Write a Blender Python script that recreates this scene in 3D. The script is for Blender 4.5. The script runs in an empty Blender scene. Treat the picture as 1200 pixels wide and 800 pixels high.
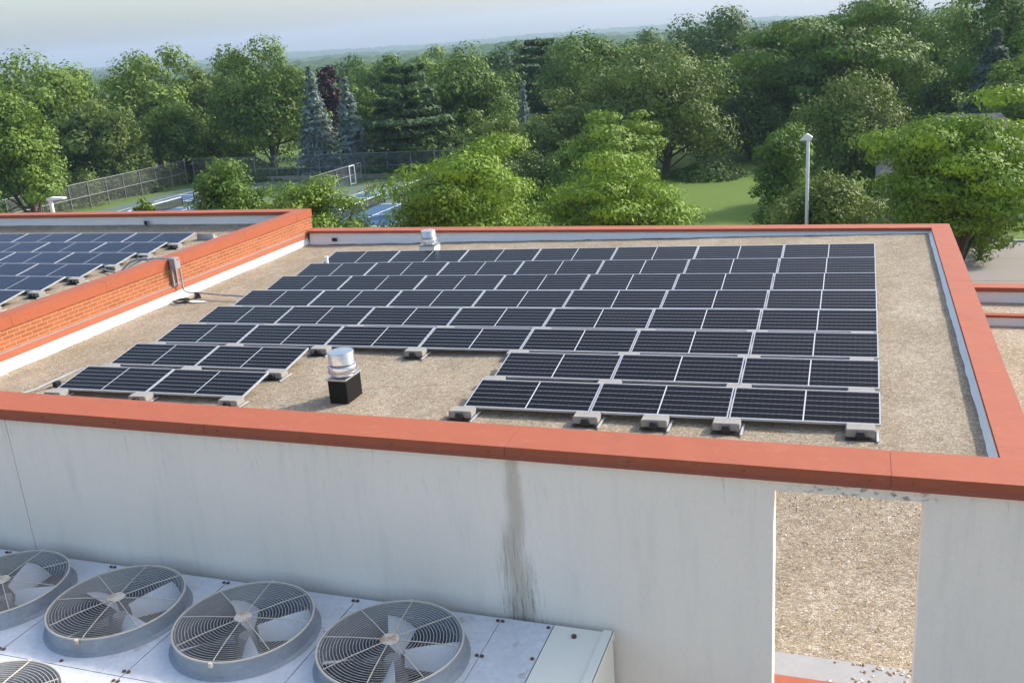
import bpy, bmesh, math, random
import numpy as np
from mathutils import Vector, Matrix

# ------------------------------------------------------------------ camera, world, sun, exposure
SC = bpy.context.scene
COL = SC.collection
rad = math.radians

CAM_POS = (13.969, -13.008, 5.553)
PITCH, ROLL, YAW = 0.3028, -0.0755, 0.3581          # camera down-tilt, roll, turn to the left
def cam_axes():
    R = np.array([math.cos(YAW), math.sin(YAW), 0.]); F = np.array([-math.sin(YAW), math.cos(YAW), 0.]); U = np.array([0, 0, 1.])
    F2 = F*math.cos(PITCH) - U*math.sin(PITCH); U2 = U*math.cos(PITCH) + F*math.sin(PITCH)
    R3 = R*math.cos(ROLL) + U2*math.sin(ROLL); U3 = -R*math.sin(ROLL) + U2*math.cos(ROLL)
    return R3, U3, F2
cam = bpy.data.cameras.new('camera')
cam.lens = 1130.9/1200*36.0
cam.sensor_width = 36.0
cam.sensor_fit = 'HORIZONTAL'
cam.clip_start = 0.1
cam.clip_end = 20000
camo = bpy.data.objects.new('camera', cam); COL.objects.link(camo)
_R, _U, _F = cam_axes()
camo.matrix_world = Matrix(((_R[0], _U[0], -_F[0], CAM_POS[0]), (_R[1], _U[1], -_F[1], CAM_POS[1]), (_R[2], _U[2], -_F[2], CAM_POS[2]), (0, 0, 0, 1)))
SC.camera = camo

SUN_EL, SUN_AZ = rad(35.5), rad(42)                    # azimuth measured from +X towards +Y
world = bpy.data.worlds.new('World'); SC.world = world
world.use_nodes = True
wn = world.node_tree.nodes; wl = world.node_tree.links
sky = wn.new('ShaderNodeTexSky'); sky.sky_type = 'NISHITA'; sky.sun_disc = False
sky.sun_elevation = SUN_EL; sky.sun_rotation = math.pi/2 - SUN_AZ
sky.altitude = 250; sky.air_density = 1.25; sky.dust_density = 4.2; sky.ozone_density = 2.5
wn['Background'].inputs['Strength'].default_value = 0.15
wl.new(sky.outputs['Color'], wn['Background'].inputs['Color'])

sl = bpy.data.lights.new('sun', 'SUN'); sl.energy = 2.5; sl.angle = rad(2.5); sl.color = (1.0, 0.958, 0.895)
slo = bpy.data.objects.new('sun', sl); COL.objects.link(slo)
sdir = Vector((math.cos(SUN_EL)*math.cos(SUN_AZ), math.cos(SUN_EL)*math.sin(SUN_AZ), math.sin(SUN_EL)))
slo.rotation_euler = sdir.to_track_quat('Z', 'Y').to_euler()
slo.location = (30, 20, 40)

SC.view_settings.view_transform = 'Standard'; SC.view_settings.look = 'None'
SC.view_settings.exposure = 1.08; SC.view_settings.gamma = 1.0; SC.view_settings.use_curve_mapping = False
HAZE = 0.00017
SC.render.engine = 'CYCLES'
SC.cycles.use_denoising = True
SC.cycles.max_bounces = 8; SC.cycles.transparent_max_bounces = 16; SC.cycles.volume_bounces = 0
SC.cycles.sample_clamp_indirect = 6

# ------------------------------------------------------------------ helpers
class MB:
    """collects shapes into one mesh"""
    def __init__(s): s.v = []; s.f = []; s.m = []
    def add(s, vs, fs, mi=0):
        b = len(s.v); s.v += [tuple(p) for p in vs]
        s.f += [tuple(b+i for i in f) for f in fs]; s.m += [mi]*len(fs); return s
    def box(s, x0, x1, y0, y1, z0, z1, mi=0):
        return s.add([(x0,y0,z0),(x1,y0,z0),(x1,y1,z0),(x0,y1,z0),(x0,y0,z1),(x1,y0,z1),(x1,y1,z1),(x0,y1,z1)],
                     [(0,3,2,1),(4,5,6,7),(0,1,5,4),(1,2,6,5),(2,3,7,6),(3,0,4,7)], mi)
    def prism(s, prof, axis, a0, a1, mi=0):
        """closed 2D profile swept along axis ('x': (y,z), 'y': (x,z), 'z': (x,y))"""
        def P(p, a): return {'x': (a,p[0],p[1]), 'y': (p[0],a,p[1]), 'z': (p[0],p[1],a)}[axis]
        n = len(prof); vs = [P(p,a0) for p in prof]+[P(p,a1) for p in prof]
        fs = [(i,(i+1)%n,n+(i+1)%n,n+i) for i in range(n)]+[tuple(range(n-1,-1,-1)), tuple(range(n,2*n))]
        return s.add(vs, fs, mi)
    def tube(s, pts, r, n=8, mi=0, cap=True):
        pts = [Vector(p) for p in pts]; rs = r if isinstance(r,(list,tuple)) else [r]*len(pts)
        vs = []; up = None
        for i, p in enumerate(pts):
            d = (pts[min(i+1,len(pts)-1)]-pts[max(i-1,0)]).normalized()
            if up is None:
                up = d.orthogonal().normalized()
            up = (up - d*up.dot(d)); up = up.normalized() if up.length > 1e-6 else d.orthogonal().normalized()
            w = d.cross(up)
            for k in range(n):
                a = 2*math.pi*k/n; vs.append(p+(up*math.cos(a)+w*math.sin(a))*rs[i])
        fs = [(i*n+k, i*n+(k+1)%n, (i+1)*n+(k+1)%n, (i+1)*n+k) for i in range(len(pts)-1) for k in range(n)]
        if cap: fs += [tuple(range(n-1,-1,-1)), tuple(range((len(pts)-1)*n, len(pts)*n))]
        return s.add(vs, fs, mi)
    def lathe(s, prof, cx=0, cy=0, n=32, mi=0, close=False):
        """profile of (radius, z) turned about a vertical axis"""
        vs = [(cx+r*math.cos(2*math.pi*k/n), cy+r*math.sin(2*math.pi*k/n), z) for r, z in prof for k in range(n)]
        fs = [(i*n+k, i*n+(k+1)%n, (i+1)*n+(k+1)%n, (i+1)*n+k) for i in range(len(prof)-1) for k in range(n)]
        if close: fs += [tuple(range(n-1,-1,-1)), tuple(range((len(prof)-1)*n, len(prof)*n))]
        return s.add(vs, fs, mi)
    def build(s, name, mats, parent=None, loc=(0,0,0), smooth=False, bevel=0, recalc=True):
        me = bpy.data.meshes.new(name); me.from_pydata(s.v, [], s.f)
        mats = mats if isinstance(mats,(list,tuple)) else [mats]
        for m in mats: me.materials.append(m)
        me.polygons.foreach_set('material_index', s.m)
        if recalc or bevel:
            bm = bmesh.new(); bm.from_mesh(me)
            if recalc: bmesh.ops.recalc_face_normals(bm, faces=bm.faces)
            if bevel:
                es = [e for e in bm.edges if len(e.link_faces) == 2 and e.calc_face_angle(0) > 0.6]
                bmesh.ops.bevel(bm, geom=es, offset=bevel, segments=2, affect='EDGES', clamp_overlap=True)
            bm.to_mesh(me); bm.free()
        if smooth:
            me.polygons.foreach_set('use_smooth', [True]*len(me.polygons))
            me.set_sharp_from_angle(angle=rad(40))
        me.update()
        o = bpy.data.objects.new(name, me); COL.objects.link(o); o.location = loc
        if parent: o.parent = parent
        return o
def tag(o, label=None, cat=None, group=None, kind=None):
    if label: o['label'] = label
    if cat: o['category'] = cat
    if group: o['group'] = group
    if kind: o['kind'] = kind
    return o
def thing(name, loc, label, cat, group=None, rot=None):
    o = bpy.data.objects.new(name, None); COL.objects.link(o); o.location = loc; o.empty_display_size = 0.2
    if rot: o.rotation_euler = rot
    return tag(o, label, cat, group)
def copy_tree(o, parent=None):
    c = o.copy(); COL.objects.link(c)
    if parent: c.parent = parent
    for ch in list(o.children): copy_tree(ch, c)
    return c
def grid_mesh(name, xs, ys, zf, mat, parent=None):
    xs = np.asarray(xs, float); ys = np.asarray(ys, float)
    X, Y = np.meshgrid(xs, ys); Z = zf(X, Y)
    v = np.stack([X, Y, Z], -1).reshape(-1, 3); nx, ny = len(xs), len(ys)
    i, j = np.meshgrid(np.arange(nx-1), np.arange(ny-1)); a = (j*nx+i).ravel()
    f = np.stack([a, a+1, a+nx+1, a+nx], -1)
    me = np_mesh(name, v, f); me.materials.append(mat)
    o = bpy.data.objects.new(name, me); COL.objects.link(o)
    if parent: o.parent = parent
    return o
def np_mesh(name, v, f, smooth=False):
    me = bpy.data.meshes.new(name); k = f.shape[1]
    me.vertices.add(len(v)); me.vertices.foreach_set('co', np.ascontiguousarray(v, np.float32).ravel())
    me.loops.add(f.size); me.loops.foreach_set('vertex_index', np.ascontiguousarray(f, np.int32).ravel())
    me.polygons.add(len(f)); me.polygons.foreach_set('loop_start', np.arange(0, f.size, k, dtype=np.int32))
    me.polygons.foreach_set('loop_total', np.full(len(f), k, np.int32))
    if smooth: me.polygons.foreach_set('use_smooth', np.ones(len(f), bool))
    me.update(calc_edges=True); me.validate(); return me
def vnoise(x, y, seed=0, per=1.0):
    """smooth value noise in numpy"""
    rs = np.random.RandomState(seed); T = rs.rand(64, 64)
    x = np.asarray(x)/per; y = np.asarray(y)/per
    xi = np.floor(x).astype(int); yi = np.floor(y).astype(int); fx = x-xi; fy = y-yi
    fx = fx*fx*(3-2*fx); fy = fy*fy*(3-2*fy)
    g = lambda a, b: T[a % 64, b % 64]
    return (g(xi,yi)*(1-fx)+g(xi+1,yi)*fx)*(1-fy)+(g(xi,yi+1)*(1-fx)+g(xi+1,yi+1)*fx)*fy
def fbm(x, y, seed=0, per=1.0, oct=4):
    return sum(vnoise(x, y, seed+k, per/2**k)*0.5**(k+1) for k in range(oct))

# ------------------------------------------------------------------ materials
class N:
    """tiny node-building helper"""
    def __init__(s, name):
        s.mat = bpy.data.materials.new(name); s.mat.use_nodes = True; s.t = s.mat.node_tree; s.n = s.t.nodes; s.l = s.t.links
        s.p = s.n['Principled BSDF']
    def node(s, typ, ins=None, **kw):
        n = s.n.new(typ)
        for k, v in kw.items(): setattr(n, k, v)
        for k, v in (ins or {}).items(): s.set(n.inputs[k], v)
        return n
    def set(s, sock, v):
        if isinstance(v, bpy.types.NodeSocket): s.l.new(v, sock)
        else: sock.default_value = v
    def P(s, **kw):
        for k, v in kw.items():
            k = {'color':'Base Color','rough':'Roughness','metal':'Metallic','spec':'Specular IOR Level','normal':'Normal','coat':'Coat Weight','coat_rough':'Coat Roughness'}[k]
            if k == 'Base Color' and isinstance(v, tuple): v = (*v[:3], 1)
            s.set(s.p.inputs[k], v)
        return s
    def math(s, op, a, b=None, c=None, clamp=False):
        n = s.n.new('ShaderNodeMath'); n.operation = op; n.use_clamp = clamp
        for i, v in enumerate((a, b, c)):
            if v is not None: s.set(n.inputs[i], v)
        return n.outputs[0]
    def mix(s, fac, a, b, mode='MIX'):
        n = s.n.new('ShaderNodeMix'); n.data_type = 'RGBA'; n.blend_type = mode
        s.set(n.inputs[0], fac)
        for i, v in ((6, a), (7, b)): s.set(n.inputs[i], (*v[:3], 1) if isinstance(v, tuple) else v)
        return n.outputs[2]
    def pos(s): return s.n.new('ShaderNodeNewGeometry').outputs['Position']
    def obj(s): return s.n.new('ShaderNodeTexCoord').outputs['Object']
    def mapped(s, vec, scale=(1,1,1), loc=(0,0,0)):
        m = s.n.new('ShaderNodeMapping'); s.l.new(vec, m.inputs[0]); m.inputs['Scale'].default_value = scale; m.inputs['Location'].default_value = loc
        return m.outputs[0]
    def noise(s, vec, scale, detail=3, rough=.55, out='Fac'):
        n = s.node('ShaderNodeTexNoise', {'Vector': vec, 'Scale': scale, 'Detail': detail, 'Roughness': rough}); return n.outputs[out]
    def voro(s, vec, scale, out='Distance', **kw):
        n = s.node('ShaderNodeTexVoronoi', {'Vector': vec, 'Scale': scale}, **kw); return n.outputs[out]
    def ramp(s, fac, stops, interp='LINEAR'):
        n = s.n.new('ShaderNodeValToRGB'); s.l.new(fac, n.inputs[0]); e = n.color_ramp.elements; n.color_ramp.interpolation = interp
        while len(e) < len(stops): e.new(0.5)
        for el, (p, c) in zip(e, stops): el.position = p; el.color = (c, c, c, 1) if isinstance(c, (int, float)) else (*c[:3], 1)
        return n.outputs[0]
    def sstep(s, v, a, b):
        n = s.n.new('ShaderNodeMapRange'); n.interpolation_type = 'SMOOTHSTEP'; s.set(n.inputs[0], v)
        n.inputs[1].default_value = a; n.inputs[2].default_value = b; return n.outputs[0]
    def xyz(s, vec):
        n = s.n.new('ShaderNodeSeparateXYZ'); s.l.new(vec, n.inputs[0]); return n.outputs
    def bump(s, h, strength, dist):
        n = s.node('ShaderNodeBump', {'Height': h, 'Strength': strength, 'Distance': dist}); return n.outputs[0]

def mat_plain(name, c, rough=.6, metal=0, spec=.4, var=.12, scale=3.0, bump=0):
    m = N(name); v = m.obj()
    n = m.noise(v, scale, 5, .6)
    col = m.mix(n, tuple(x*(1-var) for x in c), tuple(min(1, x*(1+var)) for x in c))
    m.P(color=col, rough=m.math('MULTIPLY_ADD', n, .2, rough-.1), metal=metal, spec=spec)
    if bump: m.P(normal=m.bump(m.noise(v, scale*14, 3), bump, .004))
    return m.mat

def mat_gravel(name, tone=1.0, stone=58.0):
    m = N(name); v = m.pos()
    cell = m.node('ShaderNodeTexVoronoi', {'Vector': v, 'Scale': stone, 'Randomness': 1.0})
    hue = m.xyz(cell.outputs['Color'])
    stonec = m.ramp(hue[0], [(0, (.17,.135,.10)), (.10, (.26,.20,.135)), (.35, (.335,.285,.215)), (.6, (.42,.385,.325)), (.78, (.32,.245,.16)), (.9, (.50,.475,.43)), (1, (.58,.57,.55))])
    fine = m.node('ShaderNodeTexVoronoi', {'Vector': v, 'Scale': stone*2.3})
    stonec = m.mix(m.math('MULTIPLY', m.xyz(fine.outputs['Color'])[1], .35), stonec, (.43,.385,.31))
    mid_ = m.xyz(m.voro(v, 17, 'Color'))[0]; stonec = m.mix(1.0, stonec, m.mix(mid_, (.84,.82,.80), (1.13,1.12,1.11)), 'MULTIPLY')
    blot = m.noise(v, .55, 4, .6); blot2 = m.noise(m.mapped(v, (1.0,.45,1), (3,7,0)), 2.3, 4, .65)
    dust = m.mix(m.sstep(blot, .38, .66), (.90,.87,.82), (1.05,1.04,1.02))
    dust2 = m.mix(m.sstep(blot2, .35, .7), (.90,.88,.85), (1.03,1.02,1.0))
    c = m.mix(1.0, stonec, dust, 'MULTIPLY'); c = m.mix(1.0, c, dust2, 'MULTIPLY')
    c = m.mix(1.0, c, (tone, tone*.985, tone*.945), 'MULTIPLY')
    gap = m.sstep(cell.outputs['Distance'], .55, .85)
    c = m.mix(m.math('MULTIPLY', gap, .35), c, (.10,.075,.05))
    h = m.math('SUBTRACT', 1.0, cell.outputs['Distance'])
    m.P(color=c, rough=.9, spec=.25, normal=m.bump(h, .55, .012))
    return m.mat

def mat_coping(name, c=(.335,.092,.047)):
    m = N(name); v = m.pos()
    n = m.noise(m.mapped(v, (.6,.6,.6)), 1.7, 5, .6); n2 = m.noise(v, 30, 3, .6)
    col = m.mix(n, tuple(x*.90 for x in c), tuple(x*1.08 for x in c))
    col = m.mix(m.math('MULTIPLY', m.sstep(n2, .55, .8), .10), col, (.62,.36,.28))
    spots = m.noise(v, 9, 2); col = m.mix(m.math('MULTIPLY', m.sstep(spots, .68, .78), .25), col, (.25,.09,.06))
    streak = m.noise(m.mapped(v, (3,3,3), (2,5,1)), 2.2, 5, .7); col = m.mix(m.math('MULTIPLY', m.sstep(streak, .55, .75), .16), col, (.50,.25,.19))
    m.P(color=col, rough=m.math('MULTIPLY_ADD', n, .2, .55), spec=.22, normal=m.bump(m.noise(v, 1.9, 2), .35, .05))
    return m.mat

def mat_concrete():
    m = N('concrete_wall'); v = m.pos(); o = m.xyz(v)
    big = m.noise(m.mapped(v, (.5,1,.8)), 1.2, 5, .6); fine = m.noise(v, 40, 4, .65)
    streak = m.noise(m.mapped(v, (4,1,.5)), 1.6, 6, .66); thin = m.noise(m.mapped(v, (22,1,.9), (5,0,2)), 1.5, 4, .6)
    c = m.mix(big, (.80,.705,.60), (.87,.775,.665))
    c = m.mix(m.math('MULTIPLY', m.sstep(streak, .45, .85), .28), c, (.48,.465,.435))
    c = m.mix(m.math('MULTIPLY', m.sstep(thin, .62, .84), .20), c, (.44,.425,.40))
    c = m.mix(m.math('MULTIPLY', m.sstep(fine, .5, .8), .12), c, (.33,.32,.31))
    # grime hanging below the coping
    top = m.sstep(o[2], 1.75, 2.42); d1 = m.noise(m.mapped(v, (9,1,1.3), (1,2,3)), 2.0, 5, .7)
    c = m.mix(m.math('MULTIPLY', m.math('MULTIPLY', m.sstep(d1, .57, .74), top), .38), c, (.20,.20,.21))
    # rain stain under the coping joint at X = 11.4
    wob = m.math('MULTIPLY_ADD', m.noise(m.mapped(v, (1,1,1)), 2.2, 3), .16, -0.08)
    dx = m.math('ABSOLUTE', m.math('ADD', m.math('SUBTRACT', o[0], 11.42), wob))
    width = m.math('MULTIPLY_ADD', m.math('SUBTRACT', 2.44, o[2]), .06, .06)
    core = m.math('SUBTRACT', 1.0, m.sstep(m.math('DIVIDE', dx, width), .25, 1.25))
    c = m.mix(m.math('MULTIPLY', core, .60), c, (.42,.345,.245))
    dr = m.noise(m.mapped(v, (22,1,1.6), (9,0,4)), 1.7, 6, .75)
    low = m.math('SUBTRACT', 1.0, m.sstep(o[2], 1.2, 2.05)); wide = m.math('SUBTRACT', 1.0, m.sstep(m.math('DIVIDE', dx, width), .6, 2.1))
    c = m.mix(m.math('MULTIPLY', m.math('MULTIPLY', m.sstep(dr, .44, .66), wide), m.math('MULTIPLY_ADD', low, .62, .10)), c, (.17,.15,.135))
    # black smudges over the opening's lintel
    sm = m.noise(m.mapped(v, (6,1,8), (2,0,0)), 2.6, 5, .7); ox = m.math('SUBTRACT', 1.0, m.sstep(m.math('ABSOLUTE', m.math('SUBTRACT', o[0], 14.1)), .3, .55)); oz = m.math('SUBTRACT', 1.0, m.sstep(m.math('ABSOLUTE', m.math('SUBTRACT', o[2], 2.34)), .01, .09))
    c = m.mix(m.math('MULTIPLY', m.math('MULTIPLY', m.sstep(sm, .50, .64), m.math('MULTIPLY', ox, oz)), .75), c, (.11,.11,.13))
    m.P(color=c, rough=.88, spec=.25, normal=m.bump(fine, .35, .006))
    return m.mat

def mat_brick():
    m = N('orange_brick'); v = m.pos(); o = m.xyz(v)
    cmb = m.n.new('ShaderNodeCombineXYZ'); m.l.new(m.math('ADD', o[0], o[1]), cmb.inputs[0]); m.l.new(o[2], cmb.inputs[1])
    b = m.node('ShaderNodeTexBrick', {'Vector': m.mapped(cmb.outputs[0], (1,1,1), (0,-.015,0)), 'Scale': 1.0, 'Mortar Size': .0068, 'Mortar Smooth': .1, 'Bias': 0.0, 'Brick Width': .30, 'Row Height': .0885,
               'Color1': (.33,.100,.038,1), 'Color2': (.24,.068,.026,1), 'Mortar': (.43,.31,.20,1)}, offset=.5)
    n = m.noise(v, 3.0, 4); g = m.noise(v, 60, 3)
    c = m.mix(m.math('MULTIPLY', n, .35), b.outputs['Color'], (.55,.19,.075)); c = m.mix(m.math('MULTIPLY', g, .2), c, (.25,.08,.03))
    m.P(color=c, rough=.85, spec=.25, normal=m.bump(m.math('SUBTRACT', 1.0, b.outputs['Fac']), .5, .008))
    return m.mat

def mat_flashing():
    m = N('white_flashing'); v = m.pos(); n = m.noise(v, 1.3, 5, .6); n2 = m.noise(m.mapped(v, (5,5,1)), 3, 4, .65)
    c = m.mix(n, (.66,.65,.625), (.76,.75,.725)); c = m.mix(m.math('MULTIPLY', m.sstep(n2, .55, .8), .3), c, (.52,.48,.42))
    m.P(color=c, rough=.55, spec=.35, normal=m.bump(m.noise(v, 7, 4), .25, .02)); return m.mat

def mat_cells(name, c0, c1, line=.24):
    """half-cut cell pattern over a landscape panel, in the panel's own coordinates"""
    m = N(name); o = m.xyz(m.obj())
    L, W = PL, PW
    def near_grid(x, start, pitch, half):      # 1 on the gap lines
        f = m.math('FRACT', m.math('DIVIDE', m.math('SUBTRACT', x, start), pitch))
        d = m.math('MULTIPLY', m.math('SUBTRACT', .5, m.math('ABSOLUTE', m.math('SUBTRACT', f, .5))), pitch)
        return m.math('SUBTRACT', 1.0, m.sstep(d, half*.6, half*1.3))
    rows = near_grid(o[1], .03, (W-.06)/6, .0055)
    # 11 gaps along each half; diamond corners make the dashes on the row lines
    cols = near_grid(o[0], .03, (L-.06)/24, .0016)
    f = m.math('FRACT', m.math('DIVIDE', m.math('SUBTRACT', o[0], .03), (L-.06)/24))
    dash = m.math('MULTIPLY_ADD', m.sstep(m.math('ABSOLUTE', m.math('SUBTRACT', f, .5)), .30, .5), .45, .7)
    mid = m.math('SUBTRACT', 1.0, m.sstep(m.math('ABSOLUTE', m.math('SUBTRACT', o[0], L/2)), .007, .011))
    edge = m.math('SUBTRACT', 1.0, m.sstep(m.math('MINIMUM', m.math('SUBTRACT', o[1], 0.0), m.math('SUBTRACT', W, o[1])), .026, .03))
    oi = m.n.new('ShaderNodeObjectInfo').outputs['Random']
    n = m.noise(m.obj(), 1.6, 3)
    base = m.mix(m.math('MULTIPLY_ADD', oi, .75, m.math('MULTIPLY', n, .25)), c0, c1)
    c = m.mix(m.math('MULTIPLY', cols, .06), base, (.10,.10,.12))
    c = m.mix(m.math('MULTIPLY', rows, dash), c, (line, line, line*1.02))
    c = m.mix(mid, c, (.55,.55,.55)); c = m.mix(m.math('MULTIPLY', edge, .25), c, (.25,.25,.27))
    dirt = m.noise(m.pos(), 4, 5, .7)
    m.P(color=c, rough=m.math('MULTIPLY_ADD', dirt, .12, .13), spec=.075)
    return m.mat

LEAFC = {'lime': (.165,.265,.026), 'lime2': (.150,.235,.030), 'mid': (.102,.174,.027), 'mid2': (.140,.218,.035), 'olive': (.122,.178,.038),
         'bluegreen': (.076,.138,.036), 'dark': (.070,.120,.024), 'blue': (.19,.26,.24), 'bluedark': (.095,.135,.10), 'purple': (.040,.018,.026), 'pine': (.060,.115,.038)}  # dark: the understorey's shade put into the leaf colour
_leafm = {}
def mat_leaf(key):
    if key in _leafm: return _leafm[key]
    m = N('leaves_'+{'mid':'green','mid2':'pale_green','lime':'lime_green','lime2':'yellow_green','bluedark':'blue_green','blue':'silver_blue','pine':'pine_green','olive':'olive_green','dark':'shaded_green','purple':'purple','bluegreen':'cool_green'}[key])
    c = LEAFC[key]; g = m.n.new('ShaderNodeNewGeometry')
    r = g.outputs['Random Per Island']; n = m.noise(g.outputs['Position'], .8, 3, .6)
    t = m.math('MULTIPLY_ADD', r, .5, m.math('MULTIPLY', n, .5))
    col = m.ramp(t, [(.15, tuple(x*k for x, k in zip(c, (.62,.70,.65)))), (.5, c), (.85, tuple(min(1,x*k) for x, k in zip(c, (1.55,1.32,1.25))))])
    m.P(color=col, rough=.6, spec=.25)
    tr = m.node('ShaderNodeBsdfTranslucent', {'Color': m.mix(.5, col, (c[0]*1.6, c[1]*1.5, c[2]*.8))})
    mx = m.node('ShaderNodeMixShader', {0: .20}); m.l.new(m.p.outputs[0], mx.inputs[1]); m.l.new(tr.outputs[0], mx.inputs[2])
    m.l.new(mx.outputs[0], m.n['Material Output'].inputs[0])
    _leafm[key] = m.mat; return m.mat

def mat_bark(name, c):
    m = N(name); v = m.obj(); n = m.noise(m.mapped(v, (6,6,1.5)), 3, 5, .7)
    m.P(color=m.mix(n, tuple(x*.55 for x in c), tuple(x*1.3 for x in c)), rough=.95, normal=m.bump(n, .6, .03)); return m.mat

def mat_mesh_fabric(name, alpha, c):
    m = N(name); m.P(color=c, rough=.7, metal=.2)
    tp = m.n.new('ShaderNodeBsdfTransparent'); mx = m.node('ShaderNodeMixShader', {0: alpha})
    m.l.new(tp.outputs[0], mx.inputs[1]); m.l.new(m.p.outputs[0], mx.inputs[2]); m.l.new(mx.outputs[0], m.n['Material Output'].inputs[0]); return m.mat

def mat_galv(name, c=(.50,.53,.56), metal=.35, rough=.45, stain=True):
    m = N(name); v = m.pos(); sp = m.voro(v, 26, 'Color'); sx_ = m.xyz(sp)[0]; n = m.noise(v, 2.1, 5, .62); n2 = m.noise(v, 9, 4, .65)
    col = m.mix(sx_, tuple(x*.93 for x in c), tuple(min(1,x*1.07) for x in c))
    col = m.mix(m.math('MULTIPLY', m.sstep(n, .35, .7), .5), col, tuple(x*.74 for x in c))
    if stain:
        col = m.mix(m.math('MULTIPLY', m.sstep(n2, .60, .74), .40), col, (.66,.68,.70))
        col = m.mix(m.math('MULTIPLY', m.sstep(m.noise(m.mapped(v,(1,1,1),(4,4,0)), 3.2, 5, .7), .59, .72), .6), col, (.32,.22,.13))
    m.P(color=col, metal=metal, rough=m.math('MULTIPLY_ADD', n, .2, rough-.1), spec=.5); return m.mat

def mat_rusty(name, c, amount=.6):
    m = N(name); v = m.pos(); n = m.noise(v, 9, 5, .7)
    m.P(color=m.mix(m.math('MULTIPLY', m.sstep(n, 1-amount*.75, 1-amount*.75+.16), .8), c, (.40,.22,.10)), rough=.6, spec=.35); return m.mat

PL, PW, PT = 2.03, 0.869, 0.1678                     # panel length, depth and tilt
M = {}
M['gravel'] = mat_gravel('tan_gravel', .83); M['gravel_lower'] = mat_gravel('tan_gravel_low_roof', .92, 50)
M['coping'] = mat_coping('red_coping'); M['coping_orange'] = mat_coping('orange_red_coping', (.33,.092,.044))
M['concrete'] = mat_concrete(); M['brick'] = mat_brick(); M['white'] = mat_flashing()
M['cells'] = mat_cells('dark_cells', (.0050,.0048,.0052), (.0078,.0076,.0098)); M['cells_blue'] = mat_cells('blue_cells', (.006,.009,.022), (.010,.015,.042), .12)
M['alu'] = mat_plain('aluminium_frame', (.47,.48,.495), .38, .35, .5, .05)
M['block'] = mat_plain('concrete_block', (.275,.26,.235), .9, 0, .2, .2, 9, .4)
M['black'] = mat_plain('black_plastic', (.014,.014,.016), .5, 0, .4, .3, 6)
M['tar'] = mat_plain('black_tarred_curb', (.006,.006,.0065), .6, 0, .2, .5, 4, .5)
M['galv'] = mat_galv('galvanised_plate', (.70,.71,.72), .12); M['galv_drum'] = mat_galv('galvanised_drum', (.32,.345,.37), .25, .5, False)
M['steel'] = mat_galv('bright_sheet_steel', (.50,.51,.52), .85, .27, False)
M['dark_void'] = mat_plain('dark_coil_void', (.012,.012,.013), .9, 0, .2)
M['beige'] = mat_plain('beige_cabinet_paint', (.84,.80,.67), .5, 0, .4, .07, 2)
M['guard'] = mat_rusty('cream_guard_wire', (.56,.50,.41), .55); M['blade'] = mat_plain('dull_white_blade', (.74,.74,.73), .55, .0, .4, .16, 4)
M['rust'] = mat_rusty('rusty_hub', (.66,.58,.46), .72); M['screw'] = mat_plain('rusty_screw', (.13,.06,.04), .7)
M['conduit'] = mat_plain('grey_conduit', (.34,.34,.35), .45, .4, .5, .1); M['grey_box'] = mat_plain('grey_box_paint', (.27,.275,.28), .45, .1, .4, .06)
M['red_sticker'] = mat_plain('red_sticker', (.6,.06,.05), .5)
M['membrane'] = mat_plain('grey_membrane', (.29,.285,.28), .8, 0, .25, .18, 6, .3)
M['pvc'] = mat_plain('white_pvc', (.8,.8,.79), .4)
M['white_paint'] = mat_plain('white_pole_paint', (.80,.81,.82), .4, 0, .5, .05)

# ------------------------------------------------------------------ the ground and the far country
GZ = -9.0
def mat_ground():
    m = N('grass_ground'); v = m.pos(); a = m.noise(v, .09, 5, .6); b = m.noise(v, 1.1, 4, .7); f = m.noise(v, 9, 3, .7)
    c = m.mix(a, (.095,.165,.026), (.150,.210,.045)); c = m.mix(m.math('MULTIPLY', m.sstep(b, .48, .72), .6), c, (.17,.18,.07)); c = m.mix(m.math('MULTIPLY', f, .35), c, (.035,.07,.012))
    m.P(color=c, rough=.95, spec=.15, normal=m.bump(f, .6, .05)); return m.mat
def axis_steps(lo, hi, n):
    return sorted(set(list(np.linspace(lo, hi, n))))
gx = np.concatenate([-np.geomspace(5000, 140, 30), np.linspace(-130, 60, 96), np.geomspace(70, 5000, 30)])
gy = np.concatenate([-np.geomspace(2000, 60, 12), np.linspace(-50, 200, 126), np.geomspace(210, 5000, 34)])
def ground_z(X, Y):
    far = np.clip((np.hypot(X+10, Y)-170)/500, 0, 1)
    return GZ - far*14 + far*6*fbm(X, Y, 3, 300)
tag(grid_mesh('ground', gx, gy, ground_z, mat_ground()), kind='structure')

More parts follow.
